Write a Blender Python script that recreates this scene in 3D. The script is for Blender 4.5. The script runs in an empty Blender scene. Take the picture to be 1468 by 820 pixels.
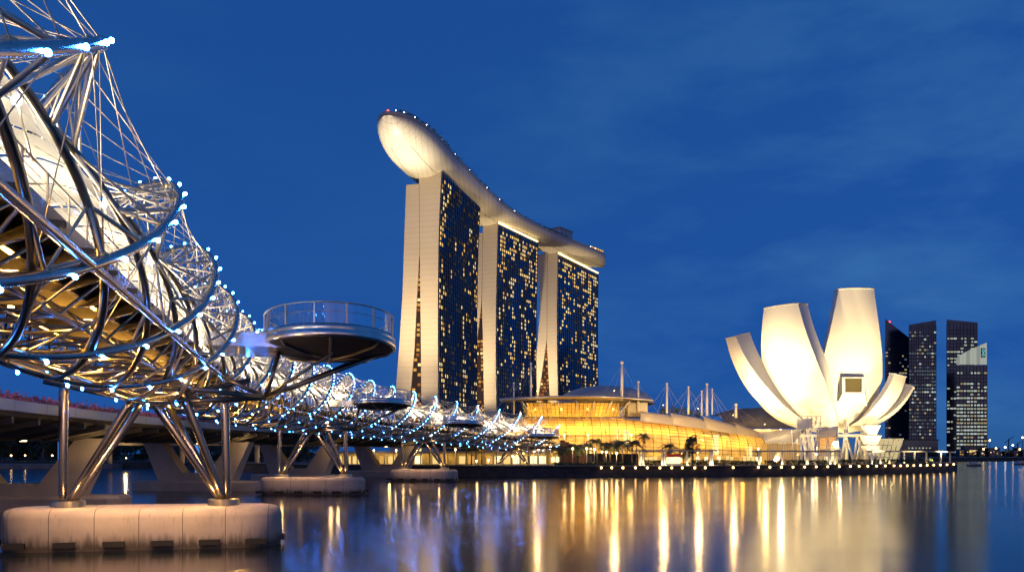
import bpy, math, random
from mathutils import Vector
R = math.radians
random.seed(7)
SC = bpy.context.scene
COL = SC.collection

# ------------------------------------------------------------------ camera
H0, FPX = 6.0, 1223.3
cam_d = bpy.data.cameras.new("camera")
cam = bpy.data.objects.new("camera", cam_d); COL.objects.link(cam)
cam.location = (0, 0, H0); cam.rotation_euler = (R(90), 0, 0)
cam_d.lens = 30.0; cam_d.sensor_width = 36.0
cam_d.shift_y = 240.0 / 1468.0
cam_d.clip_start = 0.1; cam_d.clip_end = 30000
SC.camera = cam

# ------------------------------------------------------------------ world : blue hour sky with thin cloud
SUN_EL, SUN_ROT = R(1.0), R(250)
world = bpy.data.worlds.new("World"); SC.world = world; world.use_nodes = True
wn, wl = world.node_tree.nodes, world.node_tree.links
for n in list(wn): wn.remove(n)
w_out = wn.new("ShaderNodeOutputWorld"); w_bg = wn.new("ShaderNodeBackground")
sky = wn.new("ShaderNodeTexSky"); sky.sky_type = 'NISHITA'; sky.sun_disc = False
sky.sun_elevation = SUN_EL; sky.sun_rotation = SUN_ROT
sky.air_density = 1.0; sky.dust_density = 0.3; sky.ozone_density = 6.0
gray = wn.new("ShaderNodeRGBToBW"); wl.new(sky.outputs[0], gray.inputs[0])
# the dusk sky: its luminance is compressed and tinted the deep blue of twilight
mp = wn.new("ShaderNodeMath"); mp.operation = 'POWER'; mp.inputs[1].default_value = 0.22
wl.new(gray.outputs[0], mp.inputs[0])
tcw = wn.new("ShaderNodeTexCoord")
sepw = wn.new("ShaderNodeSeparateXYZ"); wl.new(tcw.outputs['Generated'], sepw.inputs[0])
mapw = wn.new("ShaderNodeMapping"); mapw.inputs['Scale'].default_value = (1.5, 1.5, 4.5)
wl.new(tcw.outputs['Generated'], mapw.inputs[0])
nz = wn.new("ShaderNodeTexNoise"); nz.inputs['Scale'].default_value = 2.3; nz.inputs['Detail'].default_value = 9
nz.inputs['Roughness'].default_value = 0.58; nz.inputs['Distortion'].default_value = 0.12
wl.new(mapw.outputs[0], nz.inputs['Vector'])
cr = wn.new("ShaderNodeValToRGB"); cr.color_ramp.elements[0].position = 0.44; cr.color_ramp.elements[1].position = 0.72
cr.color_ramp.elements[0].color = (0, 0, 0, 1); cr.color_ramp.elements[1].color = (1, 1, 1, 1)
wl.new(nz.outputs['Fac'], cr.inputs[0])
# clouds thin out to the left (west) side of the view
mrx = wn.new("ShaderNodeMapRange"); mrx.inputs[1].default_value = -0.15; mrx.inputs[2].default_value = 0.35
mrx.inputs[3].default_value = 0.08; mrx.inputs[4].default_value = 0.55
wl.new(sepw.outputs[0], mrx.inputs[0])
cm = wn.new("ShaderNodeMath"); cm.operation = 'MULTIPLY'; wl.new(cr.outputs[0], cm.inputs[0]); wl.new(mrx.outputs[0], cm.inputs[1])
tint = wn.new("ShaderNodeMix"); tint.data_type = 'RGBA'
tint.inputs[6].default_value = (0.019, 0.122, 0.49, 1); tint.inputs[7].default_value = (0.080, 0.290, 0.66, 1)
wl.new(cm.outputs[0], tint.inputs[0])
mulw = wn.new("ShaderNodeMix"); mulw.data_type = 'RGBA'; mulw.blend_type = 'MULTIPLY'; mulw.inputs[0].default_value = 1
wl.new(tint.outputs[2], mulw.inputs[6]); wl.new(mp.outputs[0], mulw.inputs[7])
# warm glow added low in the sky behind the viewer to light the steel
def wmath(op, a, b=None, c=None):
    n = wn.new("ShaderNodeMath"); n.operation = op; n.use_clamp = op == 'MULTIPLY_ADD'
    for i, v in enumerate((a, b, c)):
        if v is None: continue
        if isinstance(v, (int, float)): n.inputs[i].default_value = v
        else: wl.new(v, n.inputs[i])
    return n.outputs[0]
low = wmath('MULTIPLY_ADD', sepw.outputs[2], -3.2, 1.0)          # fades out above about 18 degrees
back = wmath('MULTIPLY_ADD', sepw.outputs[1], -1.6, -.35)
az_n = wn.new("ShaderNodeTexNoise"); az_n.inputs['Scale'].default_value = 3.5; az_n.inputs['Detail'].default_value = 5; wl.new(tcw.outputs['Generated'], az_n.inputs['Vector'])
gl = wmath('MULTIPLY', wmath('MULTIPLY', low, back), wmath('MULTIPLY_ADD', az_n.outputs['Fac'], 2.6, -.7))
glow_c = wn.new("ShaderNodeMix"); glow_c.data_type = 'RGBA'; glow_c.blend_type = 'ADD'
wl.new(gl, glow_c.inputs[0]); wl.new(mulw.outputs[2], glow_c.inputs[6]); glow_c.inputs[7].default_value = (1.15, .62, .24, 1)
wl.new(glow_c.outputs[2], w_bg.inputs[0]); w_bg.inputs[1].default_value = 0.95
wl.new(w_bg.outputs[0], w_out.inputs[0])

sun_d = bpy.data.lights.new("sun", 'SUN'); sun_d.energy = 0.02; sun_d.angle = R(10); sun_d.color = (0.55, 0.7, 1.0)
sun = bpy.data.objects.new("sun", sun_d); COL.objects.link(sun)
sun.rotation_euler = (R(60), 0, R(-40))

SC.view_settings.view_transform = 'Standard'
try: SC.view_settings.look = 'None'
except Exception: pass
SC.view_settings.exposure = 0.0; SC.view_settings.gamma = 1.0
SC.render.engine = 'CYCLES'
SC.cycles.use_denoising = True
SC.cycles.max_bounces = 6; SC.cycles.diffuse_bounces = 2; SC.cycles.glossy_bounces = 4
SC.cycles.transmission_bounces = 3; SC.cycles.transparent_max_bounces = 24
SC.cycles.sample_clamp_indirect = 4.0; SC.cycles.sample_clamp_direct = 0
SC.cycles.caustics_reflective = False; SC.cycles.caustics_refractive = False

# ------------------------------------------------------------------ materials
def mat(name, base, rough=0.5, metal=0.0, spec=0.5, var=0.0, vscale=1.0, bump=0.0, bscale=4.0, emit=None, estr=0.0):
    m = bpy.data.materials.new(name); m.use_nodes = True
    nt = m.node_tree; b = nt.nodes["Principled BSDF"]
    b.inputs['Base Color'].default_value = (*base, 1); b.inputs['Roughness'].default_value = rough
    b.inputs['Metallic'].default_value = metal; b.inputs['Specular IOR Level'].default_value = spec
    tc = nt.nodes.new("ShaderNodeTexCoord")
    if var:
        n = nt.nodes.new("ShaderNodeTexNoise"); n.inputs['Scale'].default_value = vscale; n.inputs['Detail'].default_value = 6
        nt.links.new(tc.outputs['Object'], n.inputs['Vector'])
        r = nt.nodes.new("ShaderNodeValToRGB"); r.color_ramp.elements[0].position = .3; r.color_ramp.elements[1].position = .7
        r.color_ramp.elements[0].color = tuple(c * (1 - var) for c in base) + (1,)
        r.color_ramp.elements[1].color = tuple(min(1, c * (1 + var)) for c in base) + (1,)
        nt.links.new(n.outputs['Fac'], r.inputs[0]); nt.links.new(r.outputs[0], b.inputs['Base Color'])
    if bump:
        n2 = nt.nodes.new("ShaderNodeTexNoise"); n2.inputs['Scale'].default_value = bscale; n2.inputs['Detail'].default_value = 4
        nt.links.new(tc.outputs['Object'], n2.inputs['Vector'])
        bp = nt.nodes.new("ShaderNodeBump"); bp.inputs['Strength'].default_value = bump; bp.inputs['Distance'].default_value = 0.05
        nt.links.new(n2.outputs['Fac'], bp.inputs['Height']); nt.links.new(bp.outputs[0], b.inputs['Normal'])
    if emit:
        b.inputs['Emission Color'].default_value = (*emit, 1); b.inputs['Emission Strength'].default_value = estr
    return m

def striped(name, base, axis, period, frac, dark, rough=0.6, var=0.08, vscale=.15):
    """surface with narrow joint lines every `period` metres along object axis"""
    m = mat(name, base, rough, var=var, vscale=vscale); nt = m.node_tree; b = nt.nodes["Principled BSDF"]
    src = b.inputs['Base Color'].links[0].from_socket
    tc = nt.nodes.new("ShaderNodeTexCoord"); sp = nt.nodes.new("ShaderNodeSeparateXYZ"); nt.links.new(tc.outputs['Object'], sp.inputs[0])
    prev = None
    for ax, per, fr in zip(axis, period, frac):
        d = nt.nodes.new("ShaderNodeMath"); d.operation = 'DIVIDE'; d.inputs[1].default_value = per; nt.links.new(sp.outputs[ax], d.inputs[0])
        f = nt.nodes.new("ShaderNodeMath"); f.operation = 'FRACT'; nt.links.new(d.outputs[0], f.inputs[0])
        l = nt.nodes.new("ShaderNodeMath"); l.operation = 'LESS_THAN'; l.inputs[1].default_value = fr; nt.links.new(f.outputs[0], l.inputs[0])
        if prev:
            x = nt.nodes.new("ShaderNodeMath"); x.operation = 'MAXIMUM'; nt.links.new(prev, x.inputs[0]); nt.links.new(l.outputs[0], x.inputs[1]); prev = x.outputs[0]
        else: prev = l.outputs[0]
    mx = nt.nodes.new("ShaderNodeMix"); mx.data_type = 'RGBA'; nt.links.new(prev, mx.inputs[0]); nt.links.new(src, mx.inputs[6])
    mx.inputs[7].default_value = tuple(c * dark for c in base) + (1,)
    nt.links.new(mx.outputs[2], b.inputs['Base Color'])
    return m

def glow(name, colr, s):
    m = bpy.data.materials.new(name); m.use_nodes = True; nt = m.node_tree
    for n in list(nt.nodes): nt.nodes.remove(n)
    o = nt.nodes.new("ShaderNodeOutputMaterial"); e = nt.nodes.new("ShaderNodeEmission")
    e.inputs[0].default_value = (*colr, 1); e.inputs[1].default_value = s
    nt.links.new(e.outputs[0], o.inputs[0])
    return m

def glassy(name, tint, trans, rough=0.05, white=0.0, flat=False):
    """sheet glass: part see-through, part mirror, optionally part milky"""
    m = bpy.data.materials.new(name); m.use_nodes = True; nt = m.node_tree
    for n in list(nt.nodes): nt.nodes.remove(n)
    o = nt.nodes.new("ShaderNodeOutputMaterial"); t = nt.nodes.new("ShaderNodeBsdfTransparent"); g = nt.nodes.new("ShaderNodeBsdfGlossy")
    t.inputs[0].default_value = (*tint, 1); g.inputs['Roughness'].default_value = rough; g.inputs[0].default_value = (.9, .95, 1, 1)
    mx = nt.nodes.new("ShaderNodeMixShader"); fr = nt.nodes.new("ShaderNodeFresnel"); fr.inputs[0].default_value = 1.45
    ad = nt.nodes.new("ShaderNodeMath"); ad.operation = 'ADD'; ad.inputs[1].default_value = 1 - trans; ad.use_clamp = True
    if flat: ad.inputs[0].default_value = .02
    else: nt.links.new(fr.outputs[0], ad.inputs[0])
    nt.links.new(ad.outputs[0], mx.inputs[0])
    nt.links.new(t.outputs[0], mx.inputs[1]); nt.links.new(g.outputs[0], mx.inputs[2])
    last = mx.outputs[0]
    if white:
        d = nt.nodes.new("ShaderNodeBsdfDiffuse"); d.inputs[0].default_value = (.8, .8, .8, 1)
        tr = nt.nodes.new("ShaderNodeBsdfTranslucent"); tr.inputs[0].default_value = (.8, .8, .8, 1)
        m1 = nt.nodes.new("ShaderNodeMixShader"); m1.inputs[0].default_value = .5
        nt.links.new(d.outputs[0], m1.inputs[1]); nt.links.new(tr.outputs[0], m1.inputs[2])
        m2 = nt.nodes.new("ShaderNodeMixShader"); m2.inputs[0].default_value = white
        nt.links.new(last, m2.inputs[1]); nt.links.new(m1.outputs[0], m2.inputs[2]); last = m2.outputs[0]
    nt.links.new(last, o.inputs[0])
    return m

M = dict(
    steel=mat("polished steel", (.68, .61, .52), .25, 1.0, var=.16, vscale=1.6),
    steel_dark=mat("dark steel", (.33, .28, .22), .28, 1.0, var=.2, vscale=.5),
    steel_thin=mat("strut steel", (.76, .67, .55), .36, .85, var=.1, vscale=1.2),
    column=mat('brushed column steel', (.40, .33, .25), .27, 1.0, var=.2, vscale=.5),
    brass=mat("brushed collar", (.75, .60, .35), .3, 1.0),
    rim=mat("brushed rim steel", (.72, .68, .63), .27, 1.0, var=.15, vscale=.8),
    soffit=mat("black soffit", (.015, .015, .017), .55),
    deckm=mat("deck plate", (.15, .12, .085), .35, .7, var=.25, vscale=.7),
    deck_top=mat("deck paving", (.28, .26, .24), .7, var=.2),
    canopy=glassy("fritted canopy glass", (.95, .97, 1), .9, .08, .36),
    clear=glassy("clear rail glass", (.93, .97, 1), .92, .03),
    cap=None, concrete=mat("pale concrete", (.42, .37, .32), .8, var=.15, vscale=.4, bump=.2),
    concrete_d=mat("weathered concrete", (.20, .18, .16), .85, var=.25, vscale=.3, bump=.3),
    rubber=mat("black fender rubber", (.02, .018, .016), .7),
    flower=mat("pink bougainvillea", (.50, .14, .22), .8, var=.4, vscale=3),
    leaf=mat("leaf green", (.075, .10, .035), .6, var=.4, vscale=1.5),
    leaf_d=mat("dark leaf", (.03, .05, .022), .7, var=.4, vscale=1.0),
    bark=mat("bark", (.16, .12, .085), .85, var=.3, vscale=3),
    wall=None, white=mat("white shell panels", (.78, .76, .72), .5, var=.05, vscale=.12),
    petal=None,
    facade=mat("curtain wall glass", (.27, .30, .38), .13, 1.0, .5, var=.25, vscale=.06),
    fin=mat("facade fins", (.035, .045, .065), .4, .5),
    roofmetal=mat("grey metal roof", (.42, .40, .38), .4, .4, var=.1, vscale=.2),
    roofpale=mat("pale shell roof", (.46, .40, .32), .45, .2, var=.08, vscale=.2),
    mull=mat("dark mullion", (.03, .025, .015), .5, .3),
    interior=mat("warm interior plaster", (.62, .46, .22), .8, var=.55, vscale=.22),
    vault=glassy("vault glass", (1, .90, .60), .97, .12, .22, True),
    curtain=[glow('curtained window', (.20, .22, .25), .16), glow('curtained window warm', (.9, .55, .22), .10)],
    atrium_glass=mat('dark atrium glass', (.022, .012, .007), .3),
    office=mat("office glass", (.055, .075, .115), .2, 1.0, .5, var=.3, vscale=.03),
    paving=mat("promenade paving", (.27, .22, .17), .7, var=.2, vscale=.3),
    land=mat("dark ground", (.05, .05, .04), .9, var=.3, vscale=.05),
    seawall=mat("dark seawall stone", (.055, .048, .045), .8, var=.4, vscale=.5, bump=.3),
    bronze=mat("copper brown cladding", (.17, .075, .04), .6, var=.25, vscale=.6),
    hull=mat("boat hull", (.12, .14, .18), .4), hullw=mat("boat cabin white", (.6, .6, .6), .5),
    led=glow("blue white led", (.035, .22, 1.0), 240.0),
    warm=glow("warm lamp", (1.0, .60, .19), 19.0),
    warm_soft=glow("warm diffuser", (1.0, .70, .30), 5.0),
    white_lamp=glow("white lamp", (1.0, .90, .72), 22.0),
    win=[glow("lit window amber", (1.0, .56, .15), .95), glow("lit window yellow", (1.0, .68, .24), 1.15),
         glow("lit window cream", (1.0, .80, .42), 1.0), glow("lit window dim", (.9, .46, .12), .4)],
    off=[glow("office light", (.86, .95, .72), .42), glow("office light pale", (.80, .92, .86), .62), glow("office light warm", (1.0, .80, .42), .36), glow("office light dim", (.5, .66, .8), .15)],
    atrium=[glow("atrium light", (1.0, .50, .10), .75), glow("atrium light deep", (.9, .32, .06), .38), glow("atrium light pale", (1.0, .74, .30), 1.3)],
    shop=[glow("shop window", (1.0, .68, .24), 1.0), glow("shop window bright", (1.0, .80, .42), 1.7), glow("shop window amber", (1.0, .52, .12), .7)],
    crown=glow("lit crown", (.86, .92, .80), .42), emblem=glow("emblem teal", (.25, .75, .75), .6), emblem_d=mat("emblem ground", (.01, .02, .05), .5),
    crown_dim=glow('lit crown dim', (.80, .90, .80), .30),
    red=glow("red beacon", (1, .05, .03), 8.0), blue_wash=glow("blue wash glow", (.10, .35, 1.0), .7),
    redm=mat("red kiosk", (.45, .04, .03), .5),
)
M['wall'] = striped("end wall panels", (.58, .51, .41), (2,), (3.55,), (.12,), .87, .7, .05, .05)
M['cap'] = striped("precast pier panels", (.48, .40, .33), (0,), (2.56,), (.016,), .15, .75, .16, .5)
def waterline(m):
    nt = m.node_tree; b = nt.nodes['Principled BSDF']; src = b.inputs['Base Color'].links[0].from_socket
    tc = nt.nodes.new("ShaderNodeTexCoord"); sp_ = nt.nodes.new("ShaderNodeSeparateXYZ"); nt.links.new(tc.outputs['Object'], sp_.inputs[0])
    mp_ = nt.nodes.new("ShaderNodeMapping"); mp_.inputs['Scale'].default_value = (2.2, 2.2, .25); nt.links.new(tc.outputs['Object'], mp_.inputs[0])
    n = nt.nodes.new("ShaderNodeTexNoise"); n.inputs['Scale'].default_value = 1.6; n.inputs['Detail'].default_value = 8; nt.links.new(mp_.outputs[0], n.inputs['Vector'])
    a = nt.nodes.new("ShaderNodeMath"); a.operation = 'MULTIPLY_ADD'; a.inputs[1].default_value = 1.5; a.inputs[2].default_value = -.35; nt.links.new(n.outputs['Fac'], a.inputs[0])
    d = nt.nodes.new("ShaderNodeMath"); d.operation = 'SUBTRACT'; nt.links.new(a.outputs[0], d.inputs[0]); nt.links.new(sp_.outputs[2], d.inputs[1])
    r = nt.nodes.new("ShaderNodeMapRange"); r.inputs[1].default_value = -.55; r.inputs[2].default_value = .15; r.inputs[3].default_value = 0; r.inputs[4].default_value = .85; nt.links.new(d.outputs[0], r.inputs[0])
    x = nt.nodes.new("ShaderNodeMix"); x.data_type = 'RGBA'; nt.links.new(r.outputs[0], x.inputs[0]); nt.links.new(src, x.inputs[6]); x.inputs[7].default_value = (.07, .05, .03, 1)
    n3 = nt.nodes.new("ShaderNodeTexNoise"); n3.inputs['Scale'].default_value = 3.0; n3.inputs['Detail'].default_value = 8; nt.links.new(mp_.outputs[0], n3.inputs['Vector'])
    r3 = nt.nodes.new("ShaderNodeMapRange"); r3.inputs[1].default_value = .56; r3.inputs[2].default_value = .74; r3.inputs[3].default_value = 0; r3.inputs[4].default_value = .35; nt.links.new(n3.outputs['Fac'], r3.inputs[0])
    x3 = nt.nodes.new("ShaderNodeMix"); x3.data_type = 'RGBA'; nt.links.new(r3.outputs[0], x3.inputs[0]); nt.links.new(x.outputs[2], x3.inputs[6]); x3.inputs[7].default_value = (.20, .14, .09, 1)
    nt.links.new(x3.outputs[2], b.inputs['Base Color'])
waterline(M['cap'])
M['petal'] = striped("white petal panels", (.80, .77, .70), (2,), (3.4,), (.025,), .96, .45, .03, .1)
M['prow'] = striped("silver hull tiles", (.66, .62, .55), (0, 1), (3.1, 3.1), (.10, .10), .72, .42, .05, .08)
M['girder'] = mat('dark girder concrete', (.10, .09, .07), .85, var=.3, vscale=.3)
M['parapet'] = striped("parapet panels", (.24, .32, .44), (1,), (6.5,), (.012,), .3, .6, .06, .2)

# ------------------------------------------------------------------ mesh helpers
class MB:
    def __init__(s): s.v = []; s.f = []; s.smooth = []
    def add(s, vs, fs, sm=False):
        o = len(s.v); s.v += [tuple(p) for p in vs]; s.f += [tuple(i + o for i in f) for f in fs]; s.smooth += [sm] * len(fs); return s
    def quad(s, a, b, c, d): return s.add([a, b, c, d], [(0, 1, 2, 3)])
    def box(s, c, d, rz=0.0, ux=None):
        """box centred c, size d, turned rz about z"""
        cx, cy, cz = c; hx, hy, hz = d[0] / 2, d[1] / 2, d[2] / 2; co, si = math.cos(rz), math.sin(rz)
        vs = [(cx + x * co - y * si, cy + x * si + y * co, cz + z) for z in (-hz, hz) for x, y in ((-hx, -hy), (hx, -hy), (hx, hy), (-hx, hy))]
        return s.add(vs, [(3, 2, 1, 0), (4, 5, 6, 7), (0, 1, 5, 4), (1, 2, 6, 5), (2, 3, 7, 6), (3, 0, 4, 7)])
    def tube(s, pts, r, n=8, caps=True):
        pts = [Vector(p) for p in pts]; N = len(pts); rs = r if isinstance(r, (list, tuple)) else [r] * N
        vs = []; u = None
        for i, p in enumerate(pts):
            t = (pts[min(i + 1, N - 1)] - pts[max(i - 1, 0)])
            if t.length < 1e-9: t = Vector((0, 0, 1))
            t.normalize()
            if u is None: u = t.orthogonal()
            u = (u - t * u.dot(t));
            if u.length < 1e-6: u = t.orthogonal()
            u.normalize(); w = t.cross(u)
            for k in range(n):
                a = 2 * math.pi * k / n; vs.append(p + (u * math.cos(a) + w * math.sin(a)) * rs[i])
        fs = [(i * n + k, i * n + (k + 1) % n, (i + 1) * n + (k + 1) % n, (i + 1) * n + k) for i in range(N - 1) for k in range(n)]
        s.add(vs, fs, True)
        if caps:
            o = len(s.v) - len(vs)
            s.f += [tuple(o + k for k in reversed(range(n))), tuple(o + (N - 1) * n + k for k in range(n))]; s.smooth += [False, False]
        return s
    def grid(s, rows, closed=False, sm=True):
        """rows: list of equal-length point lists"""
        n = len(rows[0]); vs = [p for r in rows for p in r]
        fs = []
        for i in range(len(rows) - 1):
            for k in range(n if closed else n - 1):
                fs.append((i * n + k, i * n + (k + 1) % n, (i + 1) * n + (k + 1) % n, (i + 1) * n + k))
        return s.add(vs, fs, sm)
    def prism(s, poly, z0, z1):
        n = len(poly); vs = [(x, y, z0) for x, y in poly] + [(x, y, z1) for x, y in poly]
        return s.add(vs, [tuple(range(n - 1, -1, -1)), tuple(range(n, 2 * n))] + [(k, (k + 1) % n, n + (k + 1) % n, n + k) for k in range(n)])
    def ball(s, c, r, n=8, m=5):
        cx, cy, cz = c; vs = [(cx, cy, cz - r)]
        for i in range(1, m):
            a = -math.pi / 2 + math.pi * i / m
            for k in range(n):
                b = 2 * math.pi * k / n; vs.append((cx + r * math.cos(a) * math.cos(b), cy + r * math.cos(a) * math.sin(b), cz + r * math.sin(a)))
        vs.append((cx, cy, cz + r)); fs = []
        for k in range(n):
            fs.append((0, 1 + (k + 1) % n, 1 + k)); fs.append((len(vs) - 1, 1 + (m - 2) * n + k, 1 + (m - 2) * n + (k + 1) % n))
            for i in range(m - 2):
                a = 1 + i * n; fs.append((a + k, a + (k + 1) % n, a + n + (k + 1) % n, a + n + k))
        return s.add(vs, fs, True)
    def build(s, name, m, parent=None, local=False):
        me = bpy.data.meshes.new(name); off = Vector((0, 0, 0))
        if parent is not None and not local: off = ORIG[parent.name]
        me.from_pydata([(x - off[0], y - off[1], z - off[2]) for x, y, z in s.v], [], s.f)
        me.polygons.foreach_set("use_smooth", s.smooth); me.materials.append(m); me.update()
        o = bpy.data.objects.new(name, me); COL.objects.link(o)
        if parent is not None: o.parent = parent; ORIG[o.name] = off
        return o

ORIG = {}
def thing(name, label, cat, loc=(0, 0, 0), group=None, rz=0):
    o = bpy.data.objects.new(name, None); COL.objects.link(o); o.location = loc; o.rotation_euler = (0, 0, rz)
    o.empty_display_size = .1
    o['label'] = label; o['category'] = cat
    if group: o['group'] = group
    ORIG[o.name] = Vector(loc); return o
def tag(o, label, cat, group=None):
    o['label'] = label; o['category'] = cat
    if group: o['group'] = group
    return o
def struct(o, kind='structure'): o['kind'] = kind; return o
def dup(root, loc, rz=None, label=None, scale=None):
    r = root.copy(); COL.objects.link(r); r.location = loc
    if rz is not None: r.rotation_euler = (0, 0, rz)
    if scale: r.scale = (scale,) * 3
    if label: r['label'] = label
    for ch in list(root.children):
        c = ch.copy(); COL.objects.link(c); c.parent = r
        for g in list(ch.children):
            d = g.copy(); COL.objects.link(d); d.parent = c
    return r
def lamp(kind, loc, power, colr, parent=None, aim=None, size=.3, cone=None, blend=.6, local=None):
    d = bpy.data.lights.new("light", kind); d.energy = power; d.color = colr
    if kind in ('POINT', 'SPOT'): d.shadow_soft_size = size
    if kind == 'AREA': d.shape = 'RECTANGLE'; d.size = size[0]; d.size_y = size[1]
    if kind == 'SPOT' and cone: d.spot_size = R(cone); d.spot_blend = blend
    o = bpy.data.objects.new("light", d); COL.objects.link(o)
    if aim is not None: o.rotation_euler = (Vector(aim) - Vector(loc)).to_track_quat('-Z', 'Y').to_euler()
    if parent is not None: o.parent = parent; o.location = Vector(loc) - ORIG[parent.name]
    else: o.location = loc
    return o
def W(px, py, Y): return ((px - 734) / FPX * Y, Y, H0 + (650 - py) / FPX * Y)
def lerp(a, b, t): return a + (b - a) * t
def table(rows, z):
    """piecewise-linear table lookup; rows sorted by first column"""
    if z <= rows[0][0]: return rows[0][1:]
    for a, b in zip(rows, rows[1:]):
        if z <= b[0]:
            t = (z - a[0]) / (b[0] - a[0]); return tuple(lerp(p, q, t) for p, q in zip(a[1:], b[1:]))
    return rows[-1][1:]

# ================================================================== SETTING: water, land
def water_mat():
    m = mat("bay water", (.004, .010, .016), .155, 0, .5); nt = m.node_tree; b = nt.nodes["Principled BSDF"]
    b.inputs['IOR'].default_value = 1.55
    tc = nt.nodes.new("ShaderNodeTexCoord"); mpn = nt.nodes.new("ShaderNodeMapping"); mpn.inputs['Scale'].default_value = (.35, 1.1, 1)
    nt.links.new(tc.outputs['Object'], mpn.inputs[0])
    n = nt.nodes.new("ShaderNodeTexNoise"); n.inputs['Scale'].default_value = 1.1; n.inputs['Detail'].default_value = 3
    nt.links.new(mpn.outputs[0], n.inputs['Vector'])
    bp = nt.nodes.new("ShaderNodeBump"); bp.inputs['Strength'].default_value = .06; bp.inputs['Distance'].default_value = .05
    nt.links.new(n.outputs['Fac'], bp.inputs['Height']); nt.links.new(bp.outputs[0], b.inputs['Normal'])
    n2 = nt.nodes.new("ShaderNodeTexNoise"); n2.inputs['Scale'].default_value = .035; n2.inputs['Detail'].default_value = 4
    mp2 = nt.nodes.new("ShaderNodeMapping"); mp2.inputs['Scale'].default_value = (.4, 1.6, 1); nt.links.new(tc.outputs['Object'], mp2.inputs[0]); nt.links.new(mp2.outputs[0], n2.inputs['Vector'])
    mr = nt.nodes.new("ShaderNodeMapRange"); mr.inputs[1].default_value = .35; mr.inputs[2].default_value = .65; mr.inputs[3].default_value = .125; mr.inputs[4].default_value = .165
    nt.links.new(n2.outputs['Fac'], mr.inputs[0]); nt.links.new(mr.outputs[0], b.inputs['Roughness'])
    return m
wm = MB(); wm.quad((-9000, -600, 0), (9000, -600, 0), (9000, 14000, 0), (-9000, 14000, 0))
struct(wm.build("water", water_mat()))

SHORE = [(-140, 352), (-118, 330), (-75, 272), (-52, 243), (-37, 237), (-20, 229), (-6, 224), (30, 222), (48, 222), (72, 231), (93, 244), (121, 262), (143, 283), (157, 303), (160, 316), (155, 332)]
land_poly = SHORE + [(150, 380), (190, 480), (300, 640), (420, 700), (1600, 820), (5000, 3200), (5000, 9000), (-5000, 9000), (-5000, 900), (-700, 560), (-330, 420), (-220, 385)]
gm = MB(); gm.prism(land_poly, -.6, 2.6); struct(gm.build("ground", M['land']))
# promenade paving in front of the mall and museum, a sheet on the ground
pv = MB(); inner = [(x + 1.2 * (1 if x < 0 else -.3), y + 1.0) for x, y in SHORE[4:]]
pv.add([(x, y, 2.606) for x, y in inner] + [(x * .97, max(y + 30, 262), 2.606) for x, y in inner], [(i, i + 1, len(inner) + i + 1, len(inner) + i) for i in range(len(inner) - 1)])
struct(pv.build("promenade", M['paving']))
# seawall with a coping, butted against the land edge
def offset_line(pts, d):
    out = []
    for i, (x, y) in enumerate(pts):
        a = pts[max(i - 1, 0)]; b = pts[min(i + 1, len(pts) - 1)]; tx, ty = b[0] - a[0], b[1] - a[1]; l = math.hypot(tx, ty)
        out.append((x + ty / l * d, y - tx / l * d))
    return out
o1, o2 = offset_line(SHORE, .05), offset_line(SHORE, 1.0)
sw = MB(); n = len(SHORE)
def strip_prism(mb, A, B, z0, z1):
    vs = [(x, y, z0) for x, y in A] + [(x, y, z0) for x, y in B] + [(x, y, z1) for x, y in A] + [(x, y, z1) for x, y in B]; n = len(A); fs = []
    for i in range(n - 1):
        fs += [(n + i, n + i + 1, 3 * n + i + 1, 3 * n + i), (2 * n + i, 3 * n + i, 3 * n + i + 1, 2 * n + i + 1), (i, 2 * n + i, 2 * n + i + 1, i + 1)]
    fs += [(0, n, 3 * n, 2 * n), (n - 1, 3 * n - 1, 4 * n - 1, 2 * n - 1)]
    mb.add(vs, fs)
swt = thing("seawall", "long dark stone seawall along the lit waterfront promenade", "seawall", (50, 225, 0))
strip_prism(sw, o1, o2, -.6, 2.2); sw.build("wall_face", M['seawall'], swt)
cp = MB(); strip_prism(cp, offset_line(SHORE, -.6), offset_line(SHORE, 1.25), 2.64, 2.95); cp.build("coping", M['concrete_d'], swt)

# ================================================================== FOOTBRIDGE (double spiral tube)
def ax(Y):
    t = Y - 54
    x = -22.55 - .235 * t + (.00195 * t * t if t > 0 else 0)
    s = -.235 + (.0039 * t if t > 0 else 0)
    z = 14.4 - (.000135 * (Y - 120) ** 2 if Y > 120 else 0)
    l = math.hypot(1, s); return Vector((x, Y, z)), Vector((1 / l, -s / l, 0)), Vector((s / l, 1 / l, 0))   # point, right, along
def bp(Y, th, r, dz=0.0):
    p, L, T = ax(Y)
    if r > 4.2: r += .42 * max(0, -math.sin(th))       # the outer tube is a little deeper below than above
    return p + L * (r * math.cos(th)) + Vector((0, 0, r * math.sin(th) + dz))
def bl(Y, lat, dz):
    p, L, T = ax(Y); return p + L * lat + Vector((0, 0, dz))
Y0, Y1 = -10.0, 259.0
RO, RI, DZI = 4.9, 3.6, -1.75
def th_o(Y, k): return R(24 + (Y - 33) * 360 / 62.0 + 72 * k)
def th_i(Y, k): return R(38 - (Y - 25.7) * 360 / 42.0 + 60 * k)
br = thing("footbridge", "steel spiral tube footbridge with rows of blue lights, curving over the water", "footbridge", (-22.2, 54, 0))
def ys(step): 
    n = int((Y1 - Y0) / step); return [Y0 + (Y1 - Y0) * i / n for i in range(n + 1)]
for k in range(5):
    MB().tube([bp(Y, th_o(Y, k), RO) for Y in ys(.8)], .15, 10).build("outer_spiral_tube", M['steel'], br)
for k in range(6):
    MB().tube([bp(Y, th_i(Y, k), RI, DZI) for Y in ys(.8)], .13, 8).build("inner_spiral_tube", M['steel_dark'], br)
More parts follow.
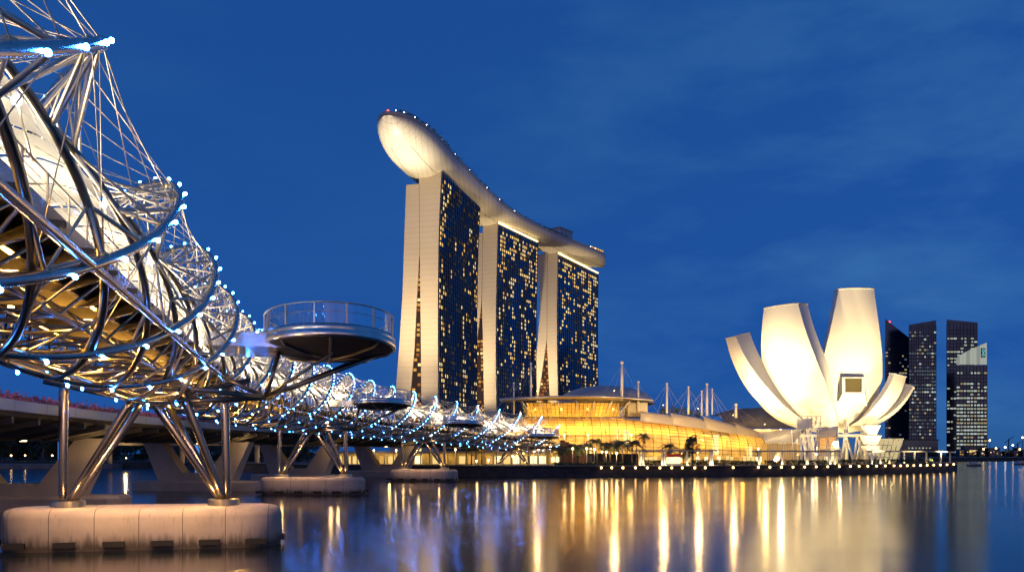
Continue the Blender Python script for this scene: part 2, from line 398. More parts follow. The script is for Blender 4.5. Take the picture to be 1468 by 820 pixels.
for th in (-41, -139):
    MB().tube([bp(Y, R(th), 4.9) for Y in ys(1.5)], .14, 8).build("edge_tube", M['steel'], br)
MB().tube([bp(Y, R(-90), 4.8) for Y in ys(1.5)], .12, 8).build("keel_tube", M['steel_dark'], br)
# struts between the two spirals
inn = [(bp(Y, th_i(Y, k), RI, DZI), Y, th_i(Y, k)) for k in range(6) for Y in ys(2.33)]
struts = []; ties = []
rnd = random.Random(3)
for k in range(5):
    nodes = [(bp(Y, th_o(Y, k), RO - .1), Y, th_o(Y, k)) for Y in ys(2.3)]
    for p, Y, th in nodes:
        c = sorted(((q - p).length, i) for i, (q, Yq, tq) in enumerate(inn) if abs(Yq - Y) < 4.6)
        s_ = math.sin(th)
        cand = [i for d, i in c if 1.0 < d < 4.9][: (3 if s_ > .1 else 4)]
        for j, i in enumerate(cand): struts.append((p, inn[i][0], .064 if j < 2 else .046, Y))
        if s_ > -.2:
            for d, i in c[6:9]:
                if d < 6.2: ties.append((p, inn[i][0], .016, Y))
for a in range(5):                       # thin ties from spiral to spiral outside
    for Y in ys(2.3):
        if math.sin(th_o(Y, a)) > 0: ties.append((bp(Y, th_o(Y, a), RO), bp(Y + 4.6, th_o(Y + 4.6, (a - 1) % 5), RO), .018, Y))
def nearest_first(lst, key): return sorted(lst, key=key)
def infront(p): 
    if p.y < 3: return 1e6
    px = 734 + p.x / p.y * FPX; py = 650 - (p.z - H0) / p.y * FPX
    return p.y + (0 if (-40 < px < 1500 and -40 < py < 900) else 1e5)
st = nearest_first([s for s in struts], lambda s: infront((s[0] + s[1]) / 2))
for p, q, r, Y in st[:99]: MB().tube([p, p.lerp(q, .06), p.lerp(q, .94), q], [r * .55, r, r, r * .55], 8).build("strut", M['steel_thin'], br)
m_ = MB()
for p, q, r, Y in st[99:]: m_.tube([p, q], r, 5 if Y > 60 else 7, False)
struct(m_.build("strut_lattice", M['steel_thin'], br), 'stuff')
m_ = MB()
for p, q, r, Y in ties: m_.tube([p, q], r, 4, False)
struct(m_.build("tie_rods", M['steel_thin'], br), 'stuff')
for lat, dz in ((-2.2, -4.25), (2.2, -4.25), (-1.0, -3.3), (1.0, -3.3)):
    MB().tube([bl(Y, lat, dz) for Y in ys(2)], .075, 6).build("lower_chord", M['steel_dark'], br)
xb_ = [(bl(Y, a, -4.25), bl(Y + 2.9, b, dz), .055, Y) for Y in ys(2.9) for a, b, dz in ((-2.2, -1.0, -3.3), (2.2, 1.0, -3.3), (-2.2, 2.2, -4.25), (2.2, -2.2, -4.25), (-2.2, -2.9, -2.5), (2.2, 2.9, -2.5))]
m_ = MB()
for p, q, r, Y in xb_: m_.tube([p, q], r, 5 if Y > 60 else 7, False)
struct(m_.build("lower_bracing", M['steel_dark'], br), 'stuff')
# node brackets where struts meet the spirals
m_ = MB()
for k in range(5):
    for Y in ys(2.3):
        if Y < 75: m_.ball(bp(Y, th_o(Y, k), RO - .06), .19, 7, 5)
struct(m_.build("node_brackets", M['brass'], br), 'stuff')
# LEDs on the outer spiral
leds = []
for k in range(5):
    Y = Y0 + 1
    while Y < Y1 - 1:
        leds.append((bp(Y, th_o(Y, k), RO + .20), Y)); Y += 2.3 if (Y < 85 or not -.8 < math.sin(th_o(Y, k)) < .95 or math.cos(th_o(Y, k)) < 0) else 1.1
leds = [l for l in leds if not (abs(l[1] - 57) < 5 and abs(l[0].z - 13.6) < 2.4 and l[0].x > ax(l[1])[0].x)]     # none on the pod's link deck
leds.sort(key=lambda a: infront(a[0]))
for p, Y in leds[:99]: MB().ball(p, .07, 8, 6).build("led_lamp", M['led'], br)
m_ = MB()
for p, Y in leds[99:]: m_.ball(p, .055 if Y < 85 else .042, 6, 4)
struct(m_.build("led_lamps", M['led'], br), 'stuff')
# deck
DK = -2.1
def ribbon(lat0, lat1, z0, z1, step=3.0):
    mb = MB(); rows = [[bl(Y, lat0, z0), bl(Y, lat1, z0), bl(Y, lat1, z1), bl(Y, lat0, z1)] for Y in ys(step)]
    mb.grid(rows, True, False); return mb
ribbon(-2.9, 2.9, DK - .18, DK).build("deck", M['deckm'], br)
ribbon(-2.7, 2.7, DK + .004, DK + .03).build("deck_paving", M['deck_top'], br)
for lat in (-2.95, 2.95): ribbon(lat - .06, lat + .06, DK - .45, DK + .12).build("edge_fascia", M['rim'], br)
for lat in (-1.5, 1.5): ribbon(lat - .12, lat + .12, DK - .75, DK - .19).build("deck_girder", M['deckm'], br)
nb = 88
for i in range(nb):
    Y = lerp(Y0 + 1, Y1 - 1, i / (nb - 1)); p, L, T = ax(Y); mb = MB()
    prof = [(-3.3, DK - .19), (-3.3, DK - .36), (-1.6, DK - .95), (1.6, DK - .95), (3.3, DK - .36), (3.3, DK - .19)]
    a = [p + L * l + Vector((0, 0, z)) - T * .11 for l, z in prof]; b = [q + T * .22 for q in a]
    mb.add(a + b, [(0, 1, 2, 3, 4, 5), (11, 10, 9, 8, 7, 6)] + [(k, 6 + k, 6 + (k + 1) % 6, (k + 1) % 6) for k in range(6)])
    mb.build("deck_beam", M['deckm'], br)
for lat in (-2.75, 2.75):
    rl = MB(); rl.tube([bl(Y, lat, DK + 1.15) for Y in ys(2)], .035, 6)
    for zz in (.35, .6, .85): rl.tube([bl(Y, lat, DK + zz) for Y in ys(4)], .012, 4)
    for Y in ys(2.0): rl.box(bl(Y, lat, DK + .6), (.05, .05, 1.12))
    rl.build("handrail", M['steel_thin'], br)
# canopy panels on the upper inner spiral
ncan = 90
for i in range(ncan):
    ya = lerp(Y0, Y1, i / ncan) + .12; yb = lerp(Y0, Y1, (i + 1) / ncan) - .12; mb = MB(); sh = -22 * ((i % 3) - 1)
    rows = [[bp(lerp(ya, yb, u), R(th), RI - .18, DZI) for u in (0, .5, 1)] for th in range(18, 150, 12)]
    mb.grid(rows); mb.build("canopy_panel", M['canopy'], br)
# walkway lamps and underside lamps: small fixtures with their own light
wy = 12.0; j = 0
while wy < Y1 - 4:
    p = bl(wy, 2.35, DK + 2.6); f = MB(); f.ball(p, .13, 8, 6)
    o = f.build("walkway_lamp", M['white_lamp'], br); f = MB(); f.tube([p, bl(wy, 2.72, DK + 1.1)], .03, 5); f.build("bracket", M['steel_thin'], o)
    q = bl(wy, 0, DK + .35); f = MB(); f.box(q - Vector((0, 0, .12)), (.5, 3.2, .1), math.atan2(-ax(wy)[1].y, ax(wy)[1].x)); f.build("uplight_strip", M['roofmetal'], br)
    lamp('AREA', q, 1700 if wy < 50 else (2200 if wy < 75 else 5200), (1.0, .80, .50), br, aim=q + Vector((0, 0.01, 5)), size=(1.2, 4.0))
    wy += 9.0 if wy < 80 else 15.0; j += 1
wy = 8.0
while wy < 100:
    p = bl(wy, 0, DK - 1.5); f = MB(); f.box(p, (.14, .14, .08)); f.build("underside_lamp", M['warm'], br)
    lamp('POINT', bl(wy, 0, DK - 1.75), 1250, (1.0, .55, .11), br, size=.2)
    wy += 10.0

# viewing pods
def pod(Yc, lat, ra, rb, zoff=DK):
    p, L, T = ax(Yc); c = p + L * lat; z = c.z + zoff
    root = thing_part = bpy.data.objects.new("viewing_pod", None); COL.objects.link(root); root.parent = br; ORIG[root.name] = ORIG[br.name]
    N = 56
    def ring(sc, zz, da=0): return [Vector((c.x, c.y, 0)) + L * ((rb + da) * sc * math.cos(2 * math.pi * k / N)) + T * ((ra + da) * sc * math.sin(2 * math.pi * k / N)) + Vector((0, 0, zz)) for k in range(N)]
    mb = MB(); mb.grid([ring(1, z - .05, -.05), ring(1, z + .32, .0), ring(1, z + .36, .12), ring(1, z + .08, .16), ring(1, z - .02, .10), ring(1, z - .05, .18), ring(1, z - .38, .22), ring(1, z - .46, .14), ring(1, z - .46, -.1)], True)
    mb.build("rim_band", M['rim'], root)
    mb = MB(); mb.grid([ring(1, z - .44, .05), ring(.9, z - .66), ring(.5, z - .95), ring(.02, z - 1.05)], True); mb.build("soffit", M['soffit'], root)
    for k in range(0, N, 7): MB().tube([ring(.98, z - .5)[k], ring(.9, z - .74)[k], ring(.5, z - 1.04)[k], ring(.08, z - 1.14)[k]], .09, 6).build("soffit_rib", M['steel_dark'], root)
    mb = MB(); v = ring(1, z, -.06); mb.add(v, [tuple(range(N))]); mb.build("pod_floor", M['deck_top'], root)
    mb = MB(); mb.grid([ring(1, z + .40, -.02), ring(1, z + 1.60, -.02)], True); mb.build("glass_balustrade", M['clear'], root)
    mb = MB(); t = ring(1, z + 1.66, 0); mb.tube(t + [t[0], t[1]], .055, 8, False); t = ring(1, z + 1.12, -.12); mb.tube(t + [t[0], t[1]], .025, 6, False); mb.build("top_rail", M['steel_thin'], root)
    for k in range(0, N, 4):
        a = ring(1, z + .3, -.02)[k]; MB().box(a + Vector((0, 0, .66)), (.16, .09, 1.36), math.atan2(L.y, L.x) + 2 * math.pi * k / N).build("rail_post", M['steel_thin'], root)
    # neck linking to the deck
    mb = MB()
    for dz0, dz1, w, mm in ((-.72, .16, 3.2, 'rim'), ):
        a = [c + L * (-(lat - 2.9)) + T * s + Vector((0, 0, zoff + d)) for s in (-w, w) for d in (dz0, dz1)]
        b = [c + L * (-rb * .55) + T * s + Vector((0, 0, zoff + d)) for s in (-w, w) for d in (dz0, dz1)]
        mb.add(a + b, [(0, 4, 5, 1), (2, 3, 7, 6), (0, 2, 6, 4), (1, 5, 7, 3)])
    mb.build("neck", M['rim'], root)
    # triangulated bracket below
    nd = c + L * (-lat + 6.6) + Vector((0, 0, zoff - 3.9)) - T * 1.5
    far = c + L * (rb * .72) + Vector((0, 0, zoff - .8))
    for e, r in ((far, .17), (c + L * (rb * .35) + T * ra * .55 + Vector((0, 0, zoff - .9)), .11), (c - L * rb * .75 - T * 1.0 + Vector((0, 0, zoff - .5)), .16),
                 (c + L * .2 - T * ra * .5 + Vector((0, 0, zoff - 1.0)), .11), (bp(Yc - 6, R(-60), 4.85), .16), (bp(Yc - 3, R(-95), 4.85), .2), (bp(Yc + 7, R(-55), 4.85), .14), (bp(Yc - 2, R(-41), 4.85), .13)):
        MB().tube([nd, e], r, 10).build("bracket_tube", M['steel_dark'], root)
    return c
PIERS = [56.0, 126.0, 187.0, 238.0]
pod(PIERS[0] + 1.0, 10.8, 7.2, 4.35, DK + 1.35)
pod(PIERS[1], 10.2, 6.5, 4.1, DK + 1.2)
pod(PIERS[2], 9.2, 6.5, 4.1, DK + 1.0)
pod(PIERS[3], 9.2, 6.0, 4.0, DK + .6)

# piers: each a thing with cap, collars, columns, fenders
PIER_LABEL = ["largest rounded concrete pier in the foreground carrying six steel columns", "second concrete bridge pier from the front, below the second viewing pod",
              "third, smaller concrete bridge pier beyond the second viewing pod", "farthest and smallest concrete bridge pier, near the seawall"]
for i, Y in enumerate(PIERS):
    p, L, T = ax(Y); c = Vector((p.x, p.y, 0)); rz = math.atan2(L.y, L.x)
    c -= L * (.85 if i == 0 else 0)
    root = thing("bridge_pier", PIER_LABEL[i], "bridge pier", (c.x, c.y, 0), "piers under the footbridge", rz)
    hl, hw = (8.5, 2.9) if i == 0 else (7.7, 2.7)
    def stad(inset, z):
        out = []; rr = hw - inset
        for sgn in (1, -1):
            for k in range(13):
                a = -math.pi / 2 + math.pi * k / 12; out.append((sgn * (hl - hw + rr * math.cos(a)), sgn * rr * math.sin(a), z))
        return out
    mb = MB(); mb.grid([stad(.12, -.5), stad(.05, .25), stad(0, .4), stad(0, 2.0), stad(.06, 2.22), stad(.18, 2.40), stad(.4, 2.52), stad(.7, 2.58)], True)
    N = 26; mb.add(stad(.7, 2.58), [tuple(range(N))]); mb.build("pile_cap", M['cap'], root, True)
    for s, n_ in ((-1, 6), (1, 6)):
        for k in range(n_):
            x = -7.0 + 14.0 * k / (n_ - 1) ; MB().box((x, s * (hw + .1), .42), (1.25, .22, .34)).build("fender", M['rubber'], root, True)
    for sx in (-1, 1):
        MB().box((sx * (hl + .08), 0, .42), (.2, 1.3, .34)).build("fender", M['rubber'], root, True)
    top = p.z - 5.25; zt = top
    for sx in (-1, 1):
        cx = sx * 4.75
        mb = MB(); cc = []
        for rr, z in ((1.02, 2.5), (1.02, 2.95), (.95, 3.0), (.05, 3.0)): cc.append([(cx + rr * math.cos(2 * math.pi * k / 28), rr * math.sin(2 * math.pi * k / 28), z) for k in range(28)])
        mb.grid(cc, True, False); mb.build("collar", M['brass'], root, True)
        l = lamp('POINT', (0, 0, 0), 70, (1.0, .62, .22), size=.12); l.parent = root; l.location = (cx - sx * .6, -1.7, 3.3)
        ends = [((cx + sx * .25, -.3), (cx + sx * .1, -.6, zt + 1.35), .30),
                ((cx - sx * .15, -.45), (-sx * .1 + sx * .7, -1.6, zt + .25), .29),
                ((cx - sx * .25, .35), (-sx * .1 + sx * .9, 2.2, zt + .25), .29)]
        if sx > 0: ends.append(((cx - sx * .0, -.5), (cx - 2.4, -1.9, zt + 1.0), .30))
        for (bx, by), e, r in ends:
            b0 = Vector((bx, by, 2.95)); b1 = Vector(e)
            MB().tube([b0, b0.lerp(b1, .06), b0.lerp(b1, .92), b1], [r * .6, r * .82, r, r * .7], 14).build("column", M['column'], root, True)
    MB().tube([(-6.0, -.6, zt + 1.4), (0, -1.2, zt + .15), (6.5, -.6, zt + 1.7)], .17, 10).build("cross_beam", M['steel_dark'], root, True)
    # added lamps washing the pier cap in place of light from the shore, and uplights at the collars
    for sx in (-1, 1):
        f = MB(); f.box((sx * 3.0, -3.6, zt + 1.3), (.35, .35, .2)); f.build("added_cap_lamp", M['warm'], root, True)
        l = lamp('SPOT', (0, 0, 0), 5200 if i == 0 else 2200, (1.0, .58, .26), size=.25, cone=95, blend=.8)
        l.parent = root; l.location = (sx * 3.4, -7.5 if i == 0 else -5.0, zt + 1.1); l.rotation_euler = (R(38), 0, 0)

# ================================================================== ROAD BRIDGE behind the footbridge
def rl(Y, off, z):
    p, L, T = ax(Y); q = p - L * off; return Vector((q.x, q.y, z))
rb = thing("road_bridge", "low concrete road bridge on V piers running behind the footbridge, flowers on its parapet", "road bridge", rl(138, 24, 0))
YR = [Y for Y in range(8, 262, 6)]
def rz_(Y): return 9.3 + (0.006 * (Y - 60) if Y < 160 else .6)
def rprof(Y):
    z = rz_(Y)
    return [(12, z - .25), (12.2, z - .55), (15.5, z - 1.5), (18, z - 2.1), (28, z - 2.1), (31, z - 1.4), (34, z - .5), (34, z + .2), (12, z + .2)]
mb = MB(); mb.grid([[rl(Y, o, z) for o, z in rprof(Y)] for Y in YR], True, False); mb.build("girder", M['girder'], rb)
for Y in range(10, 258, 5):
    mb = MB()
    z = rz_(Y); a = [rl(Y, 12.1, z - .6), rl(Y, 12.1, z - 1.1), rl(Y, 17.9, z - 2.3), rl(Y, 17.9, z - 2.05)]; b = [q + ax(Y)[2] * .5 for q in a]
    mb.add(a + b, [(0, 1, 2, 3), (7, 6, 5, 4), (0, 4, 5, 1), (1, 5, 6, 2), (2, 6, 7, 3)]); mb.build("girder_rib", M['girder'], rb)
mb = MB(); mb.grid([[rl(Y, o, rz_(Y) + z) for o, z in ((11.7, -.22), (11.95, -.22), (11.95, .6), (11.7, .6))] for Y in YR], True, False); mb.build("parapet", M['parapet'], rb)
fr = MB(); rf = random.Random(5)
for i in range(5200):
    Y = rf.uniform(40, 150); o = rf.uniform(11.75, 13.2); z = rz_(Y) + .62 + abs(rf.gauss(0, .28)); q = rl(Y, o, z); s = rf.uniform(.05, .14)
    a = Vector((rf.uniform(-1, 1), rf.uniform(-1, 1), rf.uniform(-1, 1))).normalized(); b = a.orthogonal().normalized()
    fr.add([q - a * s, q + b * s, q + a * s, q - b * s], [(0, 1, 2, 3)])
struct(fr.build("bougainvillea", M['flower'], rb), 'stuff')
lf = MB()
for i in range(2600):
    Y = rf.uniform(40, 150); q = rl(Y, rf.uniform(11.9, 13.2), rz_(Y) + .5 + rf.random() * .5); s = rf.uniform(.06, .16)
    a = Vector((rf.uniform(-1, 1), rf.uniform(-1, 1), rf.uniform(-1, 1))).normalized(); b = a.orthogonal().normalized()
    lf.add([q - a * s, q + b * s, q + a * s, q - b * s], [(0, 1, 2, 3)])
struct(lf.build("bougainvillea_leaves", M['leaf'], rb), 'stuff')
for i, Y in enumerate((92, 138, 175, 212)):
    p, L, T = ax(Y); c = rl(Y, 23, 0); z1 = rz_(Y) - 1.9
    capm = MB(); rr = []
    for z, ins in ((-.5, .1), (1.3, 0), (1.6, .25)):
        rr.append([c + L * (sx * (10.5 - ins)) + T * (sy * (2.6 - ins)) + Vector((0, 0, z)) for sx, sy in ((-1, -.7), (-.9, -1), (.9, -1), (1, -.7), (1, .7), (.9, 1), (-.9, 1), (-1, .7))])
    capm.grid(rr, True, False); capm.add(rr[-1], [tuple(range(8))]); capm.build("pier_base", M['concrete'], rb)
    for s in (-1, 1):
        vm = MB(); lo = [(s * 1.2, -1.5), (s * 6.2, -1.5), (s * 6.2, 1.5), (s * 1.2, 1.5)]; hi = [(s * 5.8, -1.1), (s * 9.0, -1.1), (s * 9.0, 1.1), (s * 5.8, 1.1)]
        if s < 0: lo = lo[::-1]; hi = hi[::-1]
        vm.grid([[c + L * x + T * y + Vector((0, 0, 1.55)) for x, y in lo], [c + L * x + T * y + Vector((0, 0, z1)) for x, y in hi]], True, False)
        vm.build("v_pier_arm", M['concrete'], rb)
    vm = MB(); vm.box(c + Vector((0, 0, 2.2)), (5.0, 2.9, 1.3), math.atan2(L.y, L.x)); vm.build("pier_web", M['concrete'], rb)
    f = MB(); fp = c + L * 0 + Vector((0, 0, z1 - .2)); f.box(fp, (.5, .5, .2)); f.build("under_lamp", M['warm'], rb)
    lamp('POINT', fp - Vector((0, 0, .4)) + L * 9 - T * 4, 220, (1.0, .62, .28), rb, size=.3)
for Y, o in ((150, 30), (118, 33)):
    c = rl(Y, o, 4.6); f = MB(); f.box(c, (.6, .6, 6.0)); f.build("lit_blue_post", M['blue_wash'], rb)  # glow stands in for blue light falling on the pillars
    lamp('POINT', c + Vector((1.5, -2, -1)), 260, (.12, .4, 1.0), rb, size=.4)

# ================================================================== HOTEL TOWERS
def hotel(idx, name, label, A, d, Lh, rows, ztop, zleft, apex, lit, seed):
    """A: near foot of the glass facade (x,y); d: direction along the tower; rows: (py,xleft_out,xleft_in,xright_in,xface) traced offsets"""
    d = Vector((d[0], d[1], 0)).normalized(); n = Vector((-d.y, d.x, 0)); A = Vector((A[0], A[1], 0)); Yr = A.y
    sc = Yr / FPX / abs(n.x) * .97
    xf = rows[-1][4]
    prof = []
    for (py, a, b, c, f) in rows:
        q = lambda px: ((px - 734) / FPX * Yr - A.x) / (n.x - n.y * (px - 734) / FPX)
        prof.append((H0 + (650 - py) / FPX * Yr, q(a), q(b), q(c), q(f)))
    prof.sort()
    root = thing(name, label, "hotel tower", (A.x, A.y, 2.6), "the three hotel towers under one roof deck"); rd = random.Random(seed)
    def P(u, a, z): return A + n * u + d * a + Vector((0, 0, z))
    zs = [2.6 + (ztop - 2.6) * i / 26 for i in range(27)]
    def leg(i0, i1, zt, nm):
        mb = MB(); rowsl = []
        for z in [zz for zz in zs if zz < zt - 1] + [zt]:
            t = table(prof, z); rowsl.append([P(t[i0], 0, z), P(t[i1], 0, z), P(t[i1], Lh, z), P(t[i0], Lh, z)])
        mb.grid(rowsl, True, False); mb.add(rowsl[-1], [(0, 1, 2, 3)]); return mb.build(nm, M['wall'], root)
    leg(1, 0, zleft, "curved_slab"); leg(3, 2, ztop, "straight_slab")
    # atrium infill, set back between the slabs
    za = [z for z in zs if z <= apex]
    mb = MB(); mb.grid([[P(table(prof, z)[2] + .1, .8, z), P(table(prof, z)[1] - .1, .8, z)] for z in za], False, False); mb.build("atrium_glass", M['atrium_glass'], root)
    cells = []
    for z in [4 + 3.3 * i for i in range(60)]:
        if z > apex - 4: break
        t = table(prof, z); w = t[1] - t[2]; nc = max(1, int(w / 2.6))
        for k in range(nc):
            dens = .9 if z < 42 and idx > 0 else .62
            if rd.random() < dens: cells.append((lerp(t[2], t[1], (k + .5) / nc), z + 1.3, min(2.1, w / nc * .8)))
    def slab(u, a, z, w, h, along):
        e = d if along else n; c = P(u, a, z); t_ = (n if along else d) * .12; mb = MB()
        vs = [c + e * (sx * w / 2) + Vector((0, 0, sz * h / 2)) + t_ * k for k in (-.5, .5) for sx, sz in ((-1, -1), (1, -1), (1, 1), (-1, 1))]
        return vs, [(3, 2, 1, 0), (4, 5, 6, 7), (0, 1, 5, 4), (1, 2, 6, 5), (2, 3, 7, 6), (3, 0, 4, 7)]
    rest = MB()
    rd.shuffle(cells)
    for k, (u, z, w) in enumerate(cells):
        vs, fs = slab(u, .66, z, w, 1.9, False)
        if k < 70: MB().add(vs, fs).build("atrium_window", M['atrium'][0 if rd.random() < .5 else (1 if rd.random() < .7 else 2)], root)
        else: rest.add(vs, fs)
    if rest.v: struct(rest.build("atrium_windows", M['atrium'][1], root), 'stuff')
    # glass facade skin just proud of the straight slab
    mb = MB(); mb.grid([[P(table(prof, z)[3] - .25, .6, z), P(table(prof, z)[3] - .25, Lh - .3, z)] for z in zs[:-1] + [ztop - 2]], False, False); mb.build("curtain_wall", M['facade'], root)
    nbay, fl = 22, 3.45
    fins = MB()
    for k in range(nbay + 1):
        a = .6 + (Lh - .9) * k / nbay
        rows_ = []
        for z in zs[:-1] + [ztop - 2]:
            u = table(prof, z)[3] - .3; rows_.append([P(u + .05, a - .09, z), P(u - .45, a - .09, z), P(u - .45, a + .09, z), P(u + .05, a + .09, z)])
        fins.grid(rows_, True, False)
    nf = int((ztop - 6) / fl)
    for k in range(nf):
        z = 4.5 + fl * k; u = table(prof, z)[3] - .3
        vs = [P(u + .04, .6, z), P(u - .22, .6, z), P(u - .22, Lh - .3, z), P(u + .04, Lh - .3, z)]
        fins.add(vs + [v + Vector((0, 0, .35)) for v in vs], [(0, 1, 5, 4), (1, 2, 6, 5), (2, 3, 7, 6), (0, 3, 2, 1), (4, 5, 6, 7)])
    fins.build("facade_fins", M['fin'], root)
    # lit rooms in vertical clusters
    colw = [rd.random() ** 2.2 for _ in range(nbay)]; rooms = []
    for b in range(nbay):
        for f in range(2, nf - 1):
            pr = lit(b / (nbay - 1), f / nf, colw[b], rd)
            if rd.random() < pr: rooms.append((b, f))
    # clumping: extend some rooms vertically
    rs = set(rooms)
    for (b, f) in rooms:
        if rd.random() < .38: rs.add((b, min(nf - 2, f + 1)))
        if rd.random() < .2 and b + 1 < nbay: rs.add((b + 1, f))
    set_rs = set(rs); rs = sorted(rs); rd.shuffle(rs); bays = (Lh - .9) / nbay; rest = [MB(), MB(), MB()]
    for k, (b, f) in enumerate(rs):
        z = 4.5 + fl * f + 1.85; a = .6 + bays * (b + .5); vs, fs = slab(table(prof, z)[3] - .36, a, z, bays * (.66 if rd.random() < .6 else .4), 2.1, True)
        mi = 0 if rd.random() < .35 else (1 if rd.random() < .6 else (2 if rd.random() < .6 else 3))
        if k < 99: MB().add(vs, fs).build("window", M['win'][mi], root)
        else: rest[k % 3].add(vs, fs)
    dimm = [MB(), MB()]
    for b in range(nbay):
        for f in range(1, nf):
            if (b, f) not in set_rs and rd.random() < .2:
                z = 4.5 + fl * f + 1.8; a = .6 + bays * (b + .5); vs, fs = slab(table(prof, z)[3] - .36, a, z, bays * rd.choice((.3, .55, .7)), 2.2, True); dimm[rd.random() < .4].add(vs, fs)
    for k in (0, 1): struct(dimm[k].build("curtained_windows", M['curtain'][k], root), 'stuff')
    for k in range(3):
        if rest[k].v: struct(rest[k].build("windows", M['win'][k], root), 'stuff')
    # lit band under the roof deck
    if idx > 0:
        u = table(prof, ztop)[3]; mb = MB(); mb.box(P(u - .6, Lh / 2, ztop - .9), (Lh - 2, .8, .8), math.atan2(d.y, d.x)); mb.build("roof_edge_light", M['warm_soft'], root)
    return dict(P=P, n=n, d=d, prof=prof, root=root)

def litA(b, f, w, rd):
    side = .30 if b < .16 else (.19 if b > .6 else .035)
    return side * (.35 + w) * (1.0 if f > .1 else .3)
def litB(b, f, w, rd):
    base = (.24 if (.03 < b < .45 or b > .6) else .06) * (.35 + w)
    if f > .88: base += .2
    if f < .36: base *= .30
    return base
def litC(b, f, w, rd):
    base = (.19 if b < .35 else (.26 if b > .55 else .05)) * (.4 + w)
    if f > .86: base += .22
    return base * (.6 if f < .25 else 1)
rowsA = [(242, 583, 600, 600.5, 633), (300, 581, 601, 601.5, 630), (355, 579, 601.5, 602, 628.5), (420, 577, 598, 602.5, 627.7), (500, 572, 594, 603.5, 627.7), (570, 566.5, 588, 604, 628), (655, 558.5, 581.5, 604, 628.5)]
rowsB = [(318, 676, 692, 692.5, 713.5), (380, 676, 691, 691.5, 712), (430, 676, 690.5, 691, 711), (500, 675, 682, 692.5, 710.7), (585, 668, 673, 694, 711.5), (655, 660, 667, 694.5, 712)]
rowsC = [(362, 771, 785, 785.5, 799.5), (400, 772, 784, 784.5, 799), (440, 774, 784, 784.5, 798.5), (488, 771, 783.5, 784, 798.5), (532, 765, 777, 786, 799), (567, 761, 771.5, 788, 800), (655, 750, 760, 790, 802)]
TA = hotel(0, "hotel_tower", "nearest and tallest-looking of the three splayed hotel towers, under the prow of the roof deck", (-47.6, 560), (21.9, 82), 85, rowsA, 192.8, 184, 141, litA, 1)
TB = hotel(1, "hotel_tower", "middle one of the three splayed hotel towers, dark lower windows", (-12.7, 690), (34, 62), 71, rowsB, 193.2, 186, 130, litB, 2)
TC = hotel(2, "hotel_tower", "farthest of the three splayed hotel towers, below the square rooftop block", (42.8, 794), (46.7, 89), 100, rowsC, 193.2, 193.2, 111, litC, 3)

# ------------------------------------------------------------------ rooftop deck (boat-shaped)
CL = [(0, -73.5, 499), (.06, -69.5, 513), (.2, -59, 560), (.36, -40, 630), (.52, -18, 697), (.66, 9, 750), (.82, 42, 800), (.94, 74, 846), (1.0, 92, 868)]
def clp(t):
    # Catmull-Rom through the centre line
    for i in range(len(CL) - 1):
        if t <= CL[i + 1][0] or i == len(CL) - 2:
            p1, p2 = CL[i], CL[i + 1]; p0 = CL[i - 1] if i else (2 * p1[0] - p2[0], 2 * p1[1] - p2[1], 2 * p1[2] - p2[2]); p3 = CL[i + 2] if i + 2 < len(CL) else (2 * p2[0] - p1[0], 2 * p2[1] - p1[1], 2 * p2[2] - p1[2])
            u = (t - p1[0]) / (p2[0] - p1[0]); o = []
            for k in (1, 2):
                m1 = (p2[k] - p0[k]) / (p2[0] - p0[0]) * (p2[0] - p1[0]); m2 = (p3[k] - p1[k]) / (p3[0] - p1[0]) * (p2[0] - p1[0])
                o.append((2 * u ** 3 - 3 * u ** 2 + 1) * p1[k] + (u ** 3 - 2 * u ** 2 + u) * m1 + (-2 * u ** 3 + 3 * u ** 2) * p2[k] + (u ** 3 - u ** 2) * m2)
            return Vector((o[0], o[1], 0))
sp = thing("rooftop_deck", "long boat-shaped roof deck lying across the three hotel towers, prow lit and overhanging", "roof deck", (-18, 697, 193))
ts = [0, .003, .008, .016, .03, .05, .08] + [.11 + .03 * i for i in range(28)] + [.95, .965, .98, .99, .996, 1.0]
def hull(t):
    c = clp(t); e = .004; tg = (clp(min(1, t + e)) - clp(max(0, t - e))); tg.normalize(); nn = Vector((-tg.y, tg.x, 0))
    s = min(1, t / .20); w = 18.0 * (1 - (1 - s) ** 2.2) ** .62 if t < .2 else 18.0 - 2.0 * (t - .2) / .8
    if t > .9: w *= max(.02, 1 - ((t - .9) / .1) ** 3 * .75)
    dep = 16.5 * (1 - (1 - min(1, t / .16)) ** 2.0) ** .7 + 1.0
    if t > .3: dep = lerp(17.5, 11.2, min(1, (t - .3) / .3))
    if t > .93: dep *= 1 - .2 * ((t - .93) / .07) ** 2
    zt = 205.5 - 1.6 * min(1, max(0, (t - .1) / .5))
    return c, nn, w, dep, zt
rows_b, rows_t = [], []
for t in ts:
    c, nn, w, dep, zt = hull(t); r = []
    for k in range(25):
        a = math.pi * k / 24; r.append(c + nn * (w * math.cos(a)) + Vector((0, 0, zt - 2.0 - (dep - 2.0) * math.sin(a) ** .85)))
    rows_b.append(r); rows_t.append([c + nn * (w * q) + Vector((0, 0, zt - .3)) for q in (1, .6, .2, -.2, -.6, -1)])
mb = MB(); mb.grid(rows_b); mb.build("hull_belly", M['prow'], sp)
mb = MB(); mb.grid([[a[0], b[0] + Vector((0, 0, .9))] for a, b in zip(rows_b, rows_t)] ); mb.grid([[a[-1], b[-1] + Vector((0, 0, .9))] for a, b in zip(rows_b, rows_t)])
mb.add([rows_b[-1][0], rows_b[-1][-1], rows_t[-1][-1], rows_t[-1][0]], [(0, 1, 2, 3)]); mb.add(rows_b[-1], [tuple(range(25))])
mb.build("rim_parapet", M['roofpale'], sp)
mb = MB(); mb.grid(rows_t, False, False); mb.build("deck_floor", M['paving'], sp)
mb = MB()
